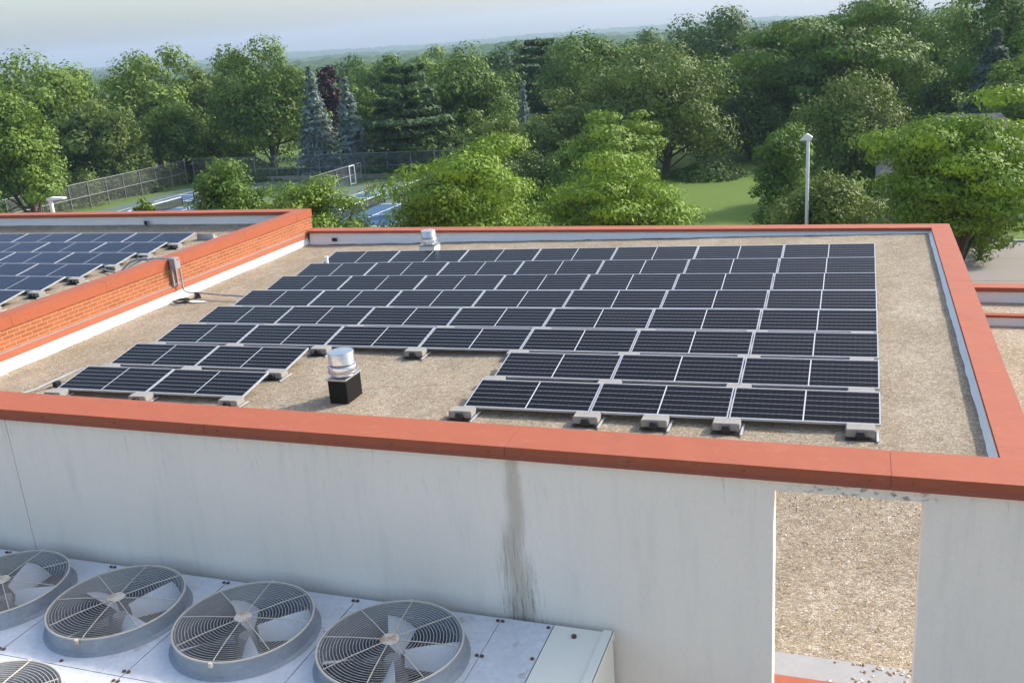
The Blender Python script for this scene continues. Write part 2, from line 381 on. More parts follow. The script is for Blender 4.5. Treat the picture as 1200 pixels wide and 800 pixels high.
def mat_hill(name, c):
    m = N(name); v = m.pos(); a = m.noise(v, .012, 5, .65); b = m.noise(v, .055, 4, .7)
    col = m.mix(a, tuple(x*.6 for x in c), tuple(x*1.3 for x in c)); col = m.mix(m.math('MULTIPLY', m.sstep(b, .58, .7), .5), col, (.16,.17,.10))
    m.P(color=col, rough=1, spec=.05, normal=m.bump(b, 1, 6)); return m.mat
def ridge(name, d, depth, h0, hvar, seed, mat, a0, a1, rough):
    """a long wooded ridge at distance d, seen between two bearings (from +Y, positive to the right)"""
    na, nd = 420, 14
    A = np.linspace(rad(a0), rad(a1), na); T = np.linspace(0, 1, nd)
    AA, TT = np.meshgrid(A, T); D = d + depth*TT
    X = CAM_POS[0] + D*np.sin(AA); Y = CAM_POS[1] + D*np.cos(AA)
    top = h0 + hvar*(fbm(AA*60, TT*0, seed, 6.0)-.5)*2
    Z = GZ - 16 + (top-GZ+16)*np.sin(np.clip(TT*1.25, 0, 1)*math.pi/2) + rough*(vnoise(X, Y, seed+5, 14)+.6*vnoise(X, Y, seed+9, 6)-.8)*np.clip(TT*3, 0, 1)
    v = np.stack([X, Y, Z], -1).reshape(-1, 3); i, j = np.meshgrid(np.arange(na-1), np.arange(nd-1)); q = (j*na+i).ravel()
    me = np_mesh(name, v, np.stack([q, q+1, q+na+1, q+na], -1), True); me.materials.append(mat)
    o = bpy.data.objects.new(name, me); COL.objects.link(o); return tag(o, kind='structure')
HM = mat_hill('wooded_hill', (.045,.085,.028))
ridge('wooded_valley', 420, 260, -4.0, 2.0, 11, HM, -62, 25, 5.0)
ridge('near_hill', 900, 400, -1.0, 6.0, 21, HM, -62, 25, 6.0)
ridge('middle_hill', 1800, 700, 1.0, 9.0, 31, HM, -62, 25, 8.0)
ridge('far_hill', 3500, 1000, 9.0, 14.0, 41, HM, -62, 25, 10.0)

# paved surfaces (sheets a few millimetres above one another)
def sheet(name, x0, x1, y0, y1, z, mat, kind='structure'):
    return tag(MB().add([(x0,y0,z),(x1,y0,z),(x1,y1,z),(x0,y1,z)], [(0,1,2,3)]).build(name, mat, recalc=False), kind=kind)
def mat_paving(name, c, var=.15, scale=.6):
    m = N(name); v = m.pos(); a = m.noise(v, scale, 6, .65); f = m.noise(v, 25, 3, .7)
    col = m.mix(a, tuple(x*(1-var) for x in c), tuple(x*(1+var) for x in c)); col = m.mix(m.math('MULTIPLY', f, .25), col, tuple(x*.7 for x in c))
    m.P(color=col, rough=.95, spec=.06); return m.mat
sheet('road', 14.6, 60, 33.0, 54.0, GZ+.02, mat_paving('worn_concrete_road', (.26,.235,.20)))
for k, (y0, y1) in enumerate(((44.0, 44.03), (49.4, 49.43))):
    sheet('road_joint', 14.6, 60, y0, y1, GZ+.026, mat_paving('joint_tar', (.08,.075,.07)))
MB().box(14.4, 14.6, 33, 54, GZ-.1, GZ+.13).build('road_kerb', M['membrane'])['kind'] = 'structure'
MB().box(14.4, 60, 54, 54.2, GZ-.1, GZ+.13).build('road_kerb', M['membrane'])['kind'] = 'structure'

# tennis courts: dull green apron, blue playing areas, white lines
CG = mat_paving('dull_green_court', (.125,.165,.125), .12, .3); CB = mat_paving('blue_court', (.072,.135,.215), .10, .35); CW = mat_paving('white_line_paint', (.78,.78,.76), .04)
sheet('tennis_court', -64.4, -41.2, 46, 89.0, GZ+.02, CG); sheet('tennis_court', -40.0, -14, 46, 89.0, GZ+.02, CG)
def blue_court(x0, x1, y0, y1):
    z = GZ+.026; sheet('blue_court', x0, x1, y0, y1, z, CB); w = .14; z2 = GZ+.032
    b = MB()
    def ln(a0, a1, b0, b1): b.add([(a0,b0,z2),(a1,b0,z2),(a1,b1,z2),(a0,b1,z2)], [(0,1,2,3)])
    ln(x0, x1, y0, y0+w); ln(x0, x1, y1-w, y1); ln(x0, x0+w, y0+w, y1-w); ln(x1-w, x1, y0+w, y1-w)
    xm = (x0+x1)/2; ym = (y0+y1)/2
    for xx in (xm-2.2, xm+2.2): ln(xx-w/2, xx+w/2, y0+w, y1-w)
    ln(x0+w, xm-2.2-w/2, ym-w/2, ym+w/2); ln(xm+2.2+w/2, x1-w, ym-w/2, ym+w/2)
    tag(b.build('court_lines', CW, recalc=False), kind='structure')
for x0, x1, y0, y1 in ((-60.9,-48.4,75.6,84.4), (-60.9,-48.4,60.5,71.6), (-36.6,-24.1,75.6,81.6), (-36.6,-24.1,60.5,71.8)): blue_court(x0, x1, y0, y1)
M['net'] = mat_mesh_fabric('dark_net_mesh', .55, (.03,.035,.03))
def tennis_net(x, y0, y1, label):
    t = thing('tennis_net', (x, (y0+y1)/2, GZ), label, 'net', 'nets across the courts'); h = (y1-y0)/2
    MB().box(-.01, .01, -h, h, .08, .90).build('net_mesh', M['net'], t)
    MB().box(-.035, .035, -h, h, .94, 1.01).build('net_tape', M['white_paint'], t)
    for s in (-1, 1): MB().tube([(0,s*(h+.08),0),(0,s*(h+.08),1.08)], .06, 10).build('net_post', M['black'], t)
tennis_net(-54.6, 74.8, 86.2, 'tennis net with white tape beyond the round dense tree')
tennis_net(-54.6, 61.0, 72.6, 'tennis net with white tape nearest the brick wing')
tennis_net(-30.4, 74.8, 83.0, 'tennis net behind the bright green tree')
tennis_net(-30.4, 60.0, 72.6, 'nearer net half hidden by the bright green tree')

# chain link fences
M['fence_post'] = mat_plain('galvanised_post', (.24,.25,.24), .5, .3, .5, .1); M['chain'] = mat_mesh_fabric('chain_link', .17, (.20,.21,.20)); M['screen'] = mat_mesh_fabric('grey_wind_screen', .33, (.13,.14,.13))
def chain_fence(x0, y0, x1, y1, h, n, label, screen=True, gate=None):
    t = thing('chain_link_fence', (x0, y0, GZ), label, 'fence'); dx, dy = x1-x0, y1-y0; L = math.hypot(dx, dy); ux, uy = dx/L, dy/L
    for k in range(n+1):
        a = L*k/n; MB().tube([(ux*a,uy*a,0),(ux*a,uy*a,h+.05)], .055, 8).build('post', M['fence_post'], t)
    for z in (h, h*.5): MB().tube([(0,0,z),(dx,dy,z)], .038, 6).build('rail', M['fence_post'], t)
    nx, ny = -uy*.07, ux*.07
    for z0, z1, nm, mt in ((.05, h*.5-.03, 'lower_fabric', 'chain'), (h*.5-.03, h-.03, 'upper_fabric', 'screen' if screen else 'chain')):
        MB().add([(nx,ny,z0),(dx+nx,dy+ny,z0),(dx+nx,dy+ny,z1),(nx,ny,z1)], [(0,1,2,3)]).build(nm, M[mt], t, recalc=False)
    return t
chain_fence(-66, 52, -66, 88.5, 3.0, 13, 'long chain link fence slanting along the court from the left edge')
chain_fence(-65.6, 89.6, -14, 89.6, 3.0, 17, 'tall chain link fence along the far end of the courts')
fm = chain_fence(-40.6, 76, -40.6, 87.3, 2.2, 4, 'short chain link divider fence with a white gate between the courts', False)
g = MB(); 
for yy in (8.4, 9.6): g.tube([(.08,yy,0),(.08,yy,2.2)], .06, 8)
g.tube([(.08,8.4,2.15),(.08,9.6,2.15)], .05, 8); g.tube([(.08,8.4,.15),(.08,9.6,.15)], .05, 8); g.build('gate_frame', M['white_paint'], fm)
MB().box(-66.2, -14, 89.9, 90.2, GZ-.1, GZ+.5).build('court_kerb', mat_paving('pale_kerb', (.40,.37,.31)))['kind'] = 'structure'
# traffic cone on the court
t = thing('traffic_cone', (-36.6, 80.8, GZ+.03), 'tiny orange cone standing on the far court', 'cone')
MB().lathe([(.14,.04),(.03,.62),(.0,.63)], n=14).build('cone_body', mat_plain('orange_plastic', (.75,.20,.06), .5), t, smooth=True)
MB().box(-.19,.19,-.19,.19,0,.04).build('base', M['black'], t)

# ------------------------------------------------------------------ trees
rs = np.random.RandomState(7)
def unit(n):
    v = rs.normal(size=(n,3)); return v/np.linalg.norm(v, axis=1, keepdims=True)
def leaf_quads(p, nrm, size, aspect=1.7, droop=0.0):
    n = len(p); r = rs.normal(size=(n,3)); t = np.cross(nrm, r); t /= np.linalg.norm(t, axis=1, keepdims=True)+1e-9
    t[:,2] -= droop; t /= np.linalg.norm(t, axis=1, keepdims=True)+1e-9
    b = np.cross(nrm, t); b /= np.linalg.norm(b, axis=1, keepdims=True)+1e-9
    s = size*(.45+1.25*rs.rand(n)**1.6)[:,None]; a = t*s*aspect*.5; c = b*s*.5
    fold = nrm*s*.12
    v = np.stack([p-a, p+c*.9+fold-a*.1, p+a, p-c*.9+fold-a*.1], 1).reshape(-1,3)
    return v, np.arange(4*n).reshape(-1,4)
def crown_points(kind, r, zb, zt, n):
    """leaf positions and facing directions, crown centred on the axis between heights zb and zt"""
    H = zt-zb; zc = (zb+zt)/2; P = []; D = []; cents = []
    if kind in ('spruce', 'pine'):
        tiers = int(np.clip(H/(.62 if kind == 'spruce' else 1.15), 6, 24))
        for k in range(tiers):
            f = (k+.3*rs.rand())/tiers; z = zb+H*f
            rr = r*1.30*((1-f)**.95+.02) if kind == 'spruce' else r*(math.sqrt(max(0, 1-(f*1.04)**2.2))*.95+.05)*(.75+.4*rs.rand())
            nb = max(4, int((9 if kind == 'spruce' else 7)*(.4+rr/r))); m = max(6, int(n/tiers*(.3+1.4*rr/r)/nb))
            off = rs.rand()*6.3
            for j in range(nb):
                a = off+2*math.pi*(j+.35*rs.rand())/nb; L = rr*(.75+.35*rs.rand()); u = rs.rand(m)**.6; w = (rs.rand(m)-.5)*L*.62*(.35+.65*np.sin(u*2.6))
                dz = -L*.30*u**1.5 if kind == 'spruce' else L*.10*u+.10*H/tiers*rs.normal(size=m)
                x = np.cos(a)*u*L-np.sin(a)*w; y = np.sin(a)*u*L+np.cos(a)*w
                P.append(np.stack([x,y,z+dz+rs.normal(size=m)*.10*H/tiers], 1)); d = np.tile([np.cos(a)*.5, np.sin(a)*.5, .9], (m,1))+rs.normal(size=(m,3))*.45; D.append(d)
                if j % 2 == 0: cents.append((np.cos(a)*L*.7, np.sin(a)*L*.7, z))
        P = np.concatenate(P); D = np.concatenate(D)
    elif kind in ('cedar', 'shrub'):
        d = unit(n); d[:,2] = np.abs(d[:,2]) if kind == 'shrub' else d[:,2]
        lump = 1+.28*(vnoise(d[:,0]*3+9, d[:,1]*3+d[:,2]*2, rs.randint(99), 1.0)-.5)*2
        q = (.72+.28*rs.rand(n))*lump
        base = zb if kind == 'shrub' else zc; hh = H if kind == 'shrub' else H/2
        P = np.stack([d[:,0]*r*q, d[:,1]*r*q, base+d[:,2]*hh*q], 1); D = d+rs.normal(size=(n,3))*.5
    else:
        flat = {'locust': .34, 'maple': .72, 'leafy': .62, 'far': .7, 'birch': .8}[kind]
        K = {'locust': 80, 'maple': 90, 'leafy': 80, 'far': 40, 'birch': 70}[kind]
        d = unit(K*3); d = d[d[:,2] > (-.95 if kind in ('maple','leafy','far') else -.8)][:K]; K = len(d)
        q = (.52+.42*rs.rand(K)**.7)*(1+.34*(vnoise(d[:,0]*2.2+7, d[:,1]*2.2+d[:,2]*2.2+5, rs.randint(99), 1.0)-.5)*2)
        wide = 1.0
        if kind == 'locust': wide = .62+.38*np.clip((d[:,2]+1.0)/1.25, 0, 1)
        hz_ = np.hypot(d[:,0], d[:,1])+1e-9; full = np.where(d[:,2] < 0, (1-np.abs(d[:,2])**4).clip(0)**.25/hz_.clip(.25), 1.0); full = full if kind in ('maple','leafy','far') else 1.0; wide = wide*full
        cen = np.stack([d[:,0]*r*q*wide, d[:,1]*r*q*wide, zc+d[:,2]*H/2*q], 1)
        inner = unit(K//2)*(.55*rs.rand(K//2)[:,None]**.5); cen = np.concatenate([cen, inner*np.array([r,r,H/2])+[0,0,zc]]); cents = [tuple(c) for c in cen[:K:4]]
        rc = np.minimum(r, H*.6)*{'locust': .33, 'maple': .275, 'leafy': .275, 'far': .36, 'birch': .25}[kind]*(.65+.7*rs.rand(len(cen)))
        wgt = rc**2; cnt = (n*wgt/wgt.sum()).astype(int)+2
        for c, s, m in zip(cen, rc, cnt):
            e = unit(m); rr = (.5+.5*rs.rand(m)**.4)*(1+.16*rs.normal(size=m)).clip(.6, 1.25)
            e2 = e*np.array([1,1,flat]); p = c+e2*(s*rr)[:,None]
            if kind == 'birch': p[:,2] -= (rs.rand(m)**2)*s*1.2
            P.append(p); o = (c-np.array([0,0,zc]))/np.array([r,r,H/2]); D.append(e*1.0+o*.2+np.array([0,0,.28])+rs.normal(size=(m,3))*.34)
        P = np.concatenate(P); D = np.concatenate(D)
        keep = P[:,2] > max(.2, zb-.12*H); P = P[keep]; D = D[keep]
    D /= np.linalg.norm(D, axis=1, keepdims=True)+1e-9
    return P, D, cents
BARK = mat_bark('grey_brown_bark', (.11,.085,.065)); BARK_BIRCH = mat_bark('pale_birch_bark', (.55,.52,.46))
def tree(kind, x, y, ztop, r, cb, col, label, n, leaf):
    gz = GZ; H = ztop-gz; zb = H*cb; nm = {'locust': 'locust_tree', 'leafy': 'leafy_tree', 'maple': 'maple_tree', 'spruce': 'spruce_tree', 'pine': 'pine_tree', 'birch': 'birch_tree', 'far': 'leafy_tree', 'shrub': 'bush', 'cedar': 'cedar_tree'}[kind]
    t = thing(nm, (x, y, gz), label, 'bush' if kind == 'shrub' else 'tree', 'trees and bushes around the school')
    P, D, cents = crown_points(kind, r, zb, H-.25*leaf, n)
    top = np.percentile(P[:,2], 99.7)
    if kind not in ('shrub',): P[:,2] = zb+(P[:,2]-zb)*(H-zb)/(top-zb)
    v, f = leaf_quads(P, D, leaf, {'spruce': 2.6, 'pine': 3.0, 'cedar': 1.8, 'locust': 2.0}.get(kind, 1.5), .5 if kind in ('spruce','birch') else 0)
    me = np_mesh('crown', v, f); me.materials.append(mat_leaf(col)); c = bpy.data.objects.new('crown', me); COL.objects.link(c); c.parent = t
    b = MB(); rt = max(.06, .020*H+.02*r) if kind != 'birch' else .13
    hh = H*(.93 if kind in ('spruce','pine') else .62)
    jit = lambda s: (rs.normal()*s, rs.normal()*s)
    p1 = jit(.03*r); p2 = jit(.06*r)
    if kind not in ('shrub', 'cedar'):
        b.tube([(0,0,0),(p1[0]*.3,p1[1]*.3,hh*.05),(p1[0],p1[1],hh*.45),(p2[0],p2[1],hh)], [rt*1.45,rt,rt*.8,rt*.25], 9)
        for q in (cents[::2] if kind in ('spruce','pine') else cents):
            z0 = zb*.7+(hh*.8-zb*.7)*rs.rand()*.8 if kind not in ('spruce','pine') else q[2]+.1
            s = np.array([p1[0]*.8, p1[1]*.8, min(z0, q[2])]); e = np.array(q); mdl = (s+e)/2+np.array([0,0,.10*r])
            rr = rt*(.34 if kind != 'birch' else .6); b.tube([s, mdl, e], [rr, rr*.65, rr*.2], 6)
    else:
        for k in range(3): b.tube([(.08*k-.08,.05*k,0),(.2*k-.2,.1*k,H*.55)], [.07,.02], 6)
    b.build('trunk', BARK_BIRCH if kind == 'birch' else BARK, t, smooth=True)
    return t
TREES = [
    ('locust', -3.8, 29.2, 1.1, 4.0, 0.28, 'lime', 'bright green spreading tree just beyond the back parapet, in front of the tennis courts'),
    ('locust', 3.0, 32.5, 0.1, 3.6, 0.25, 'lime', 'bright green feathery tree beyond the back parapet, centre of the photo'),
    ('locust', -0.8, 46.9, 0.7, 3.1, 0.25, 'lime2', 'yellow green tree rising just behind the feathery tree at the photo centre'),
    ('leafy', -10.0, 25.4, 0.1, 2.7, 1.1, 'lime2', 'small light green tree behind the far corner of the brick wall'),
    ('maple', -20.9, 34.8, 0.1, 2.2, 1.05, 'mid', 'round dense green tree standing against the blue courts'),
    ('locust', 18.5, 35.5, 1.7, 4.0, 0.26, 'lime', 'large bright green tree shading the road beside the lower roofs'),
    ('maple', 12.1, 41.8, -2.5, 2.8, 0.7, 'olive', 'bushy low green tree around the foot of the white lamp pole'),
    ('maple', 9.3, 52.4, -1.1, 2.2, 0.12, 'mid', 'upright dark green tree between the lawn and the white lamp pole'),
    ('leafy', -15.5, 21.1, -0.0, 0.8, 0.4, 'mid', 'small leafy treetop peeping over the back coping before the blue court'),
    ('leafy', -5.6, 55.5, -1.8, 2.2, 0.15, 'mid', 'dark green tree between the two bright feathery trees'),
    ('leafy', -58.0, 55.9, 4.3, 3.7, 0.1, 'mid2', 'tall green tree at the left edge hiding the end of the chain fence'),
    ('leafy', -88.0, 90.3, 7.9, 8.3, 0.15, 'mid2', 'broad pale topped tree at the far left on the skyline'),
    ('leafy', -72.5, 83.4, 2.0, 4.6, 0.12, 'olive', 'olive green tree behind the round shrub near the left fence'),
    ('leafy', -82.0, 103.6, 7.7, 6.2, 0.15, 'mid2', 'airy light green tree on the skyline between two darker ones'),
    ('leafy', -70.6, 94.0, 1.8, 4.6, 0.1, 'mid', 'leafy tree behind the corner of the tennis court fence'),
    ('leafy', -75.0, 108.0, 4.7, 3.7, 0.12, 'olive', 'narrow green tree behind the big maple, left side'),
    ('maple', -58.6, 97.0, 7.6, 6.3, 0.08, 'mid', 'big dense maple with rounded top left of the blue spruces'),
    ('spruce', -49.5, 93.5, 4.0, 2.6, 0.04, 'blue', 'taller blue spruce beyond the tennis court fence'),
    ('spruce', -45.1, 94.0, 2.3, 2.3, 0.04, 'blue', 'shorter blue spruce nearer the dark pine'),
    ('maple', -59.1, 114.0, 3.6, 2.2, 0.1, 'purple', 'dark purple leaved tree behind the two blue spruces'),
    ('pine', -37.6, 95.0, 3.4, 5.7, 0.06, 'pine', 'dark layered pine behind the tennis court corner'),
    ('maple', -46.6, 103.0, 1.2, 3.8, 0.1, 'mid', 'green tree squeezed between the blue spruce and the dark pine'),
    ('maple', -33.1, 104.0, 4.7, 6.2, 0.08, 'mid', 'big rounded green tree just right of the dark pine'),
    ('leafy', -17.6, 71.6, -0.6, 3.0, 0.08, 'olive', 'dull olive tree below the tall pine at centre'),
    ('pine', -31.2, 128.7, 5.0, 5.5, 0.08, 'pine', 'tall dark pine on the skyline at centre'),
    ('spruce', -23.4, 96.6, 0.5, 1.1, 0.05, 'blue', 'small blue spruce tip at the photo centre'),
    ('leafy', -15.8, 85.9, -0.0, 4.2, 0.06, 'olive', 'shaggy olive green tree under the centre skyline'),
    ('maple', -19.6, 117.6, 5.3, 6.6, 0.1, 'mid', 'dark green tree on the skyline left of the wide linden'),
    ('leafy', -5.3, 87.7, 3.8, 6.7, 0.06, 'olive', 'wide soft linden tree overlooking the lawn'),
    ('leafy', -4.5, 130.5, 7.2, 8.3, 0.1, 'bluegreen', 'tall bluish green tree high on the skyline behind the linden'),
    ('locust', 9.9, 105.4, 6.2, 11.5, 0.22, 'mid', 'huge spreading tree towering over the lawn and lamp pole'),
    ('birch', 13.2, 70.2, 0.9, 4.0, 0.12, 'olive', 'birch with pale trunk and branches in front of the huge tree'),
    ('maple', 16.4, 127.3, 7.5, 6.4, 0.1, 'bluegreen', 'dark tree at the top edge behind the huge spreading tree'),
    ('leafy', 23.4, 122.7, 5.9, 4.8, 0.1, 'mid2', 'pale green tree filling the gap on the right skyline'),
    ('leafy', 27.1, 98.0, 8.4, 5.3, 0.1, 'mid', 'tallest green tree in the upper right corner'),
    ('spruce', 24.6, 83.0, 3.2, 3.7, 0.04, 'bluedark', 'drooping dark blue spruce behind the bright tree at the road'),
    ('leafy', 26.1, 75.2, 1.6, 2.7, 0.15, 'mid2', 'light green tree at the right edge beside the dark spruce'),
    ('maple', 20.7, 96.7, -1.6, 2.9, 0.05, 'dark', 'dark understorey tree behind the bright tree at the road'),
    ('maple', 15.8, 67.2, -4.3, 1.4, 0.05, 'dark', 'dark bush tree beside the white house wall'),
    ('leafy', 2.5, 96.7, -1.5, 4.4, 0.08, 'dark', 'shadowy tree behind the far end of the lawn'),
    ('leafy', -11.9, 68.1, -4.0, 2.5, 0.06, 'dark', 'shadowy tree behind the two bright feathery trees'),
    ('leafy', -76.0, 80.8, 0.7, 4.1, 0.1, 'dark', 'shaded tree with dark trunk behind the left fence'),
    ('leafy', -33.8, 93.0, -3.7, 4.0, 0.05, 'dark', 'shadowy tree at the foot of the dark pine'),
    ('far', -63.5, 142.2, 4.3, 5.0, 0.1, 'mid', 'rounded tree beyond the dark pine under the hazy hills'),
    ('far', -81.2, 163.6, 4.6, 3.7, 0.1, 'bluegreen', 'distant tree above the shorter blue spruce'),
    ('far', -71.6, 178.5, 5.1, 5.3, 0.1, 'mid2', 'distant pale tree above the dark pine'),
    ('far', -60.2, 193.9, 4.9, 5.2, 0.1, 'bluegreen', 'distant tree on the skyline left of the tall pine'),
    ('far', -49.5, 203.5, 4.7, 4.2, 0.1, 'bluegreen', 'distant dark tree on the skyline right of the tall pine'),
    ('far', -27.1, 184.0, 5.2, 6.0, 0.1, 'bluegreen', 'distant tree on the skyline behind the linden'),
    ('far', -20.0, 141.4, 3.6, 3.4, 0.1, 'mid', 'green tree peeping between the skyline trees above the linden'),
    ('far', -110.7, 152.0, 3.0, 3.7, 0.1, 'bluegreen', 'distant tree in the skyline gap left of the big maple'),
    ('far', -120.0, 131.8, 5.6, 4.0, 0.1, 'bluegreen', 'distant tree in the skyline gap at far left'),
    ('far', -11.8, 154.3, -0.6, 4.2, 0.1, 'mid2', 'tree behind the right shoulder of the linden'),
    ('far', -104.0, 119.8, 3.8, 3.4, 0.1, 'mid', 'tree filling the dip between the left skyline trees'),
    ('shrub', -68.0, 73.7, -4.4, 1.5, 0.0, 'olive', 'round clipped shrub beside the slanting left fence'),
    ('cedar', -70.0, 71.3, -4.6, 0.7, 0.0, 'mid', 'narrow columnar cedar, nearer the left edge of two'),
    ('cedar', -70.0, 72.7, -4.6, 0.7, 0.0, 'mid', 'narrow columnar cedar beside the round clipped shrub'),
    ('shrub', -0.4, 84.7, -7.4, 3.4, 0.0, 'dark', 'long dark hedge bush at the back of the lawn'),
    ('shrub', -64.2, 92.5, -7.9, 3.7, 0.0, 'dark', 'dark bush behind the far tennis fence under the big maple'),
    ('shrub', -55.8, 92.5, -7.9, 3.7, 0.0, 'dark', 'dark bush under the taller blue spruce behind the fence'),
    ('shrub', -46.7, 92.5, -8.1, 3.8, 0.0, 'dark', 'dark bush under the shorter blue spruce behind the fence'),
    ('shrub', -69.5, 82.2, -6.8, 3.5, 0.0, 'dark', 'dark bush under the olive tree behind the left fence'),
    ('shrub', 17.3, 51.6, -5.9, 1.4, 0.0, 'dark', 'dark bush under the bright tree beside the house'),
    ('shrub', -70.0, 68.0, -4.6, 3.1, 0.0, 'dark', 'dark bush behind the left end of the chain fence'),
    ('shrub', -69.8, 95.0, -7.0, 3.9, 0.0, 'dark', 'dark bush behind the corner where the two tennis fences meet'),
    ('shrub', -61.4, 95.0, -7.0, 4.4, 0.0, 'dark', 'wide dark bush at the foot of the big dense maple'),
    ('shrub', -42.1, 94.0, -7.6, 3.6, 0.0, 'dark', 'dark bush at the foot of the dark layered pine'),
    ('shrub', -70.0, 88.4, -6.7, 3.7, 0.0, 'olive', 'olive bush near the upper end of the slanting fence'),
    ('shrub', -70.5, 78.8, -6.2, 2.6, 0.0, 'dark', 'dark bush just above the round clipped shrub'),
    ('maple', -70.3, 102.0, -0.9, 4.0, 0.02, 'mid', 'green tree tucked behind the lower flank of the big maple'),
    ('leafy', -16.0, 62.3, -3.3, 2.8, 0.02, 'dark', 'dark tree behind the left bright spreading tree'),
    ('leafy', 13.6, 47.6, -3.5, 0.9, 0.02, 'olive', 'olive bush tree right of the lamp pole before the white house'),
    ('leafy', 17.4, 56.0, -2.7, 1.7, 0.02, 'mid', 'green tree squeezed between the birch and the bright road tree'),
    ('maple', 20.8, 49.1, -3.7, 2.0, 0.02, 'mid', 'tree behind the trunk of the bright road tree'),
]
for kind, x, y, zt, r, cb, col, lab in TREES:
    dist = math.hypot(x-CAM_POS[0], y-CAM_POS[1])
    leaf = max(.085, dist*.0019); r *= 1.06 if dist > 75 else .97; cb = cb if kind in ('locust','birch') and dist < 60 else cb*.5; area = r*(r*.6+(zt-GZ)*(1-cb)*.5)
    if kind in ('shrub', 'cedar'): n = int(np.clip(9.0*area/leaf**2, 900, 9000))
    elif kind in ('spruce', 'pine'): n = int(np.clip(15*area/leaf**2, 2500, 40000))
    else: n = int(np.clip(25*area/leaf**2, 2000, 72000))
    tree(kind, x, y, zt, r, cb, col, lab, n, leaf)

# ------------------------------------------------------------------ the array wing
SX, SY = .0166, .0045
def rz(x, y): return SX*(x-7)+SY*(y-6)                 # the roof drains gently
def coping_run(name, parent, axis, a0, a1, prof, mat, first, pitch=2.76, screws=None, loc=(0,0,0)):
    """metal coping sheets of one run: each sheet a prism with a hairline joint, over a recessed splice plate"""
    b = MB(); js = [a0]; k = first
    while k < a1-.05:
        if k > a0+.05: js.append(k)
        k += pitch
    js.append(a1)
    for p, q in zip(js, js[1:]): b.prism(prof, axis, p+.004, q-.004)
    cx = sum(p[0] for p in prof)/len(prof); cz = sum(p[1] for p in prof)/len(prof)
    sm = [(cx+(p[0]-cx)*.97, cz+(p[1]-cz)*.97) for p in prof]
    for q in js[1:-1]:
        b.prism(sm, axis, q-.06, q+.06, 1)
    if screws: screws(b, js)
    return b.build(name, [mat, M['coping_seam']], parent, loc)
M['coping_seam'] = mat_coping('coping_splice', (.27,.075,.05))
wing = thing('flat_roofed_wing', (7, 4, GZ), 'flat gravel roofed school wing with red coping that carries the large solar array', 'building')
WL = (-7, -4, -GZ)                                     # wing-local offset: children keep world numbers
def roof_z(X, Y):
    e = X+2.35
    pile = np.exp(-np.clip(e, 0, 9)/.10)*(.035+.05*fbm(X*1.0, Y*1.0, 5, .35, 3)+.05*(X < 0))
    return rz(X, Y)+.045*(fbm(X, Y, 1, 1.3)-.5)+.02*(fbm(X, Y, 8, .25, 2)-.5)+pile
xs = np.concatenate([np.linspace(-2.36, -1.9, 8), np.linspace(-1.75, 15.2, 140), np.linspace(15.3, 15.73, 9)])
ys = np.concatenate([np.linspace(-5.25, 12.4, 150), np.linspace(12.5, 12.96, 9)])
o = grid_mesh('gravel_roof', xs, ys, roof_z, M['gravel'], wing); o.location = WL
# white flashing on the three parapets
def wavy_flash(name, axis, a0, a1, off, zb, z1, sign, parent, lean=.06, loc=(0,0,0), seed=1):
    """upturned membrane: top tight to the wall, toe a little out over the gravel, slightly uneven"""
    n = int(abs(a1-a0)/.12); A = np.linspace(a0, a1, n); v = []; f = []
    for i, a in enumerate(A):
        z0 = zb(a) if callable(zb) else zb
        w = .02*(vnoise(a, 0, seed, .5)-.5); w2 = .03*(vnoise(a, 3, seed, .22)-.5)
        for t, zz in ((lean+w, z0+w2), (lean*.5+w*.6, z0+(z1-z0)*.5), (.004, z1)):
            c = off+sign*t; v.append((c, a, zz) if axis == 'y' else (a, c, zz))
    for i in range(n-1):
        for k in range(2): f.append((i*3+k, (i+1)*3+k, (i+1)*3+k+1, i*3+k+1))
    b = MB(); b.add(v, f); return b.build(name, M['white'], parent, loc, smooth=True, recalc=False)
wavy_flash('flashing', 'x', -2.2, 15.66, 12.93, lambda a: rz(a, 12.8)+.0, .24, -1, wing, .09, WL, 2)
wavy_flash('flashing', 'y', -6.0, 12.9, 15.70, lambda a: rz(15.6, a)+.0, .25, -1, wing, .095, WL, 3)
# coping: lip inside, top, lip outside
def cop_prof(i0, o0, zt, drop, th=.03):   # i0 inner face, o0 outer face
    return [(i0, zt-drop), (i0, zt), (o0, zt), (o0, zt-drop)]
o = coping_run('coping', wing, 'x', -2.26, 16.12, cop_prof(12.86, 13.36, .31, .075), M['coping'], .2, loc=WL)
o = coping_run('coping', wing, 'y', -5.9, 12.855, cop_prof(15.675, 16.12, .312, .07), M['coping'], -.73-2.76, loc=WL)
o = MB().box(-2.4, 16.05, -5.6, 13.30, GZ+.01, -.42).box(15.74, 16.05, -5.6, 13.3, -.42, .19).box(-2.2, 15.74, 12.97, 13.30, -.42, .19).build('brick_walls', M['brick'], wing, WL)
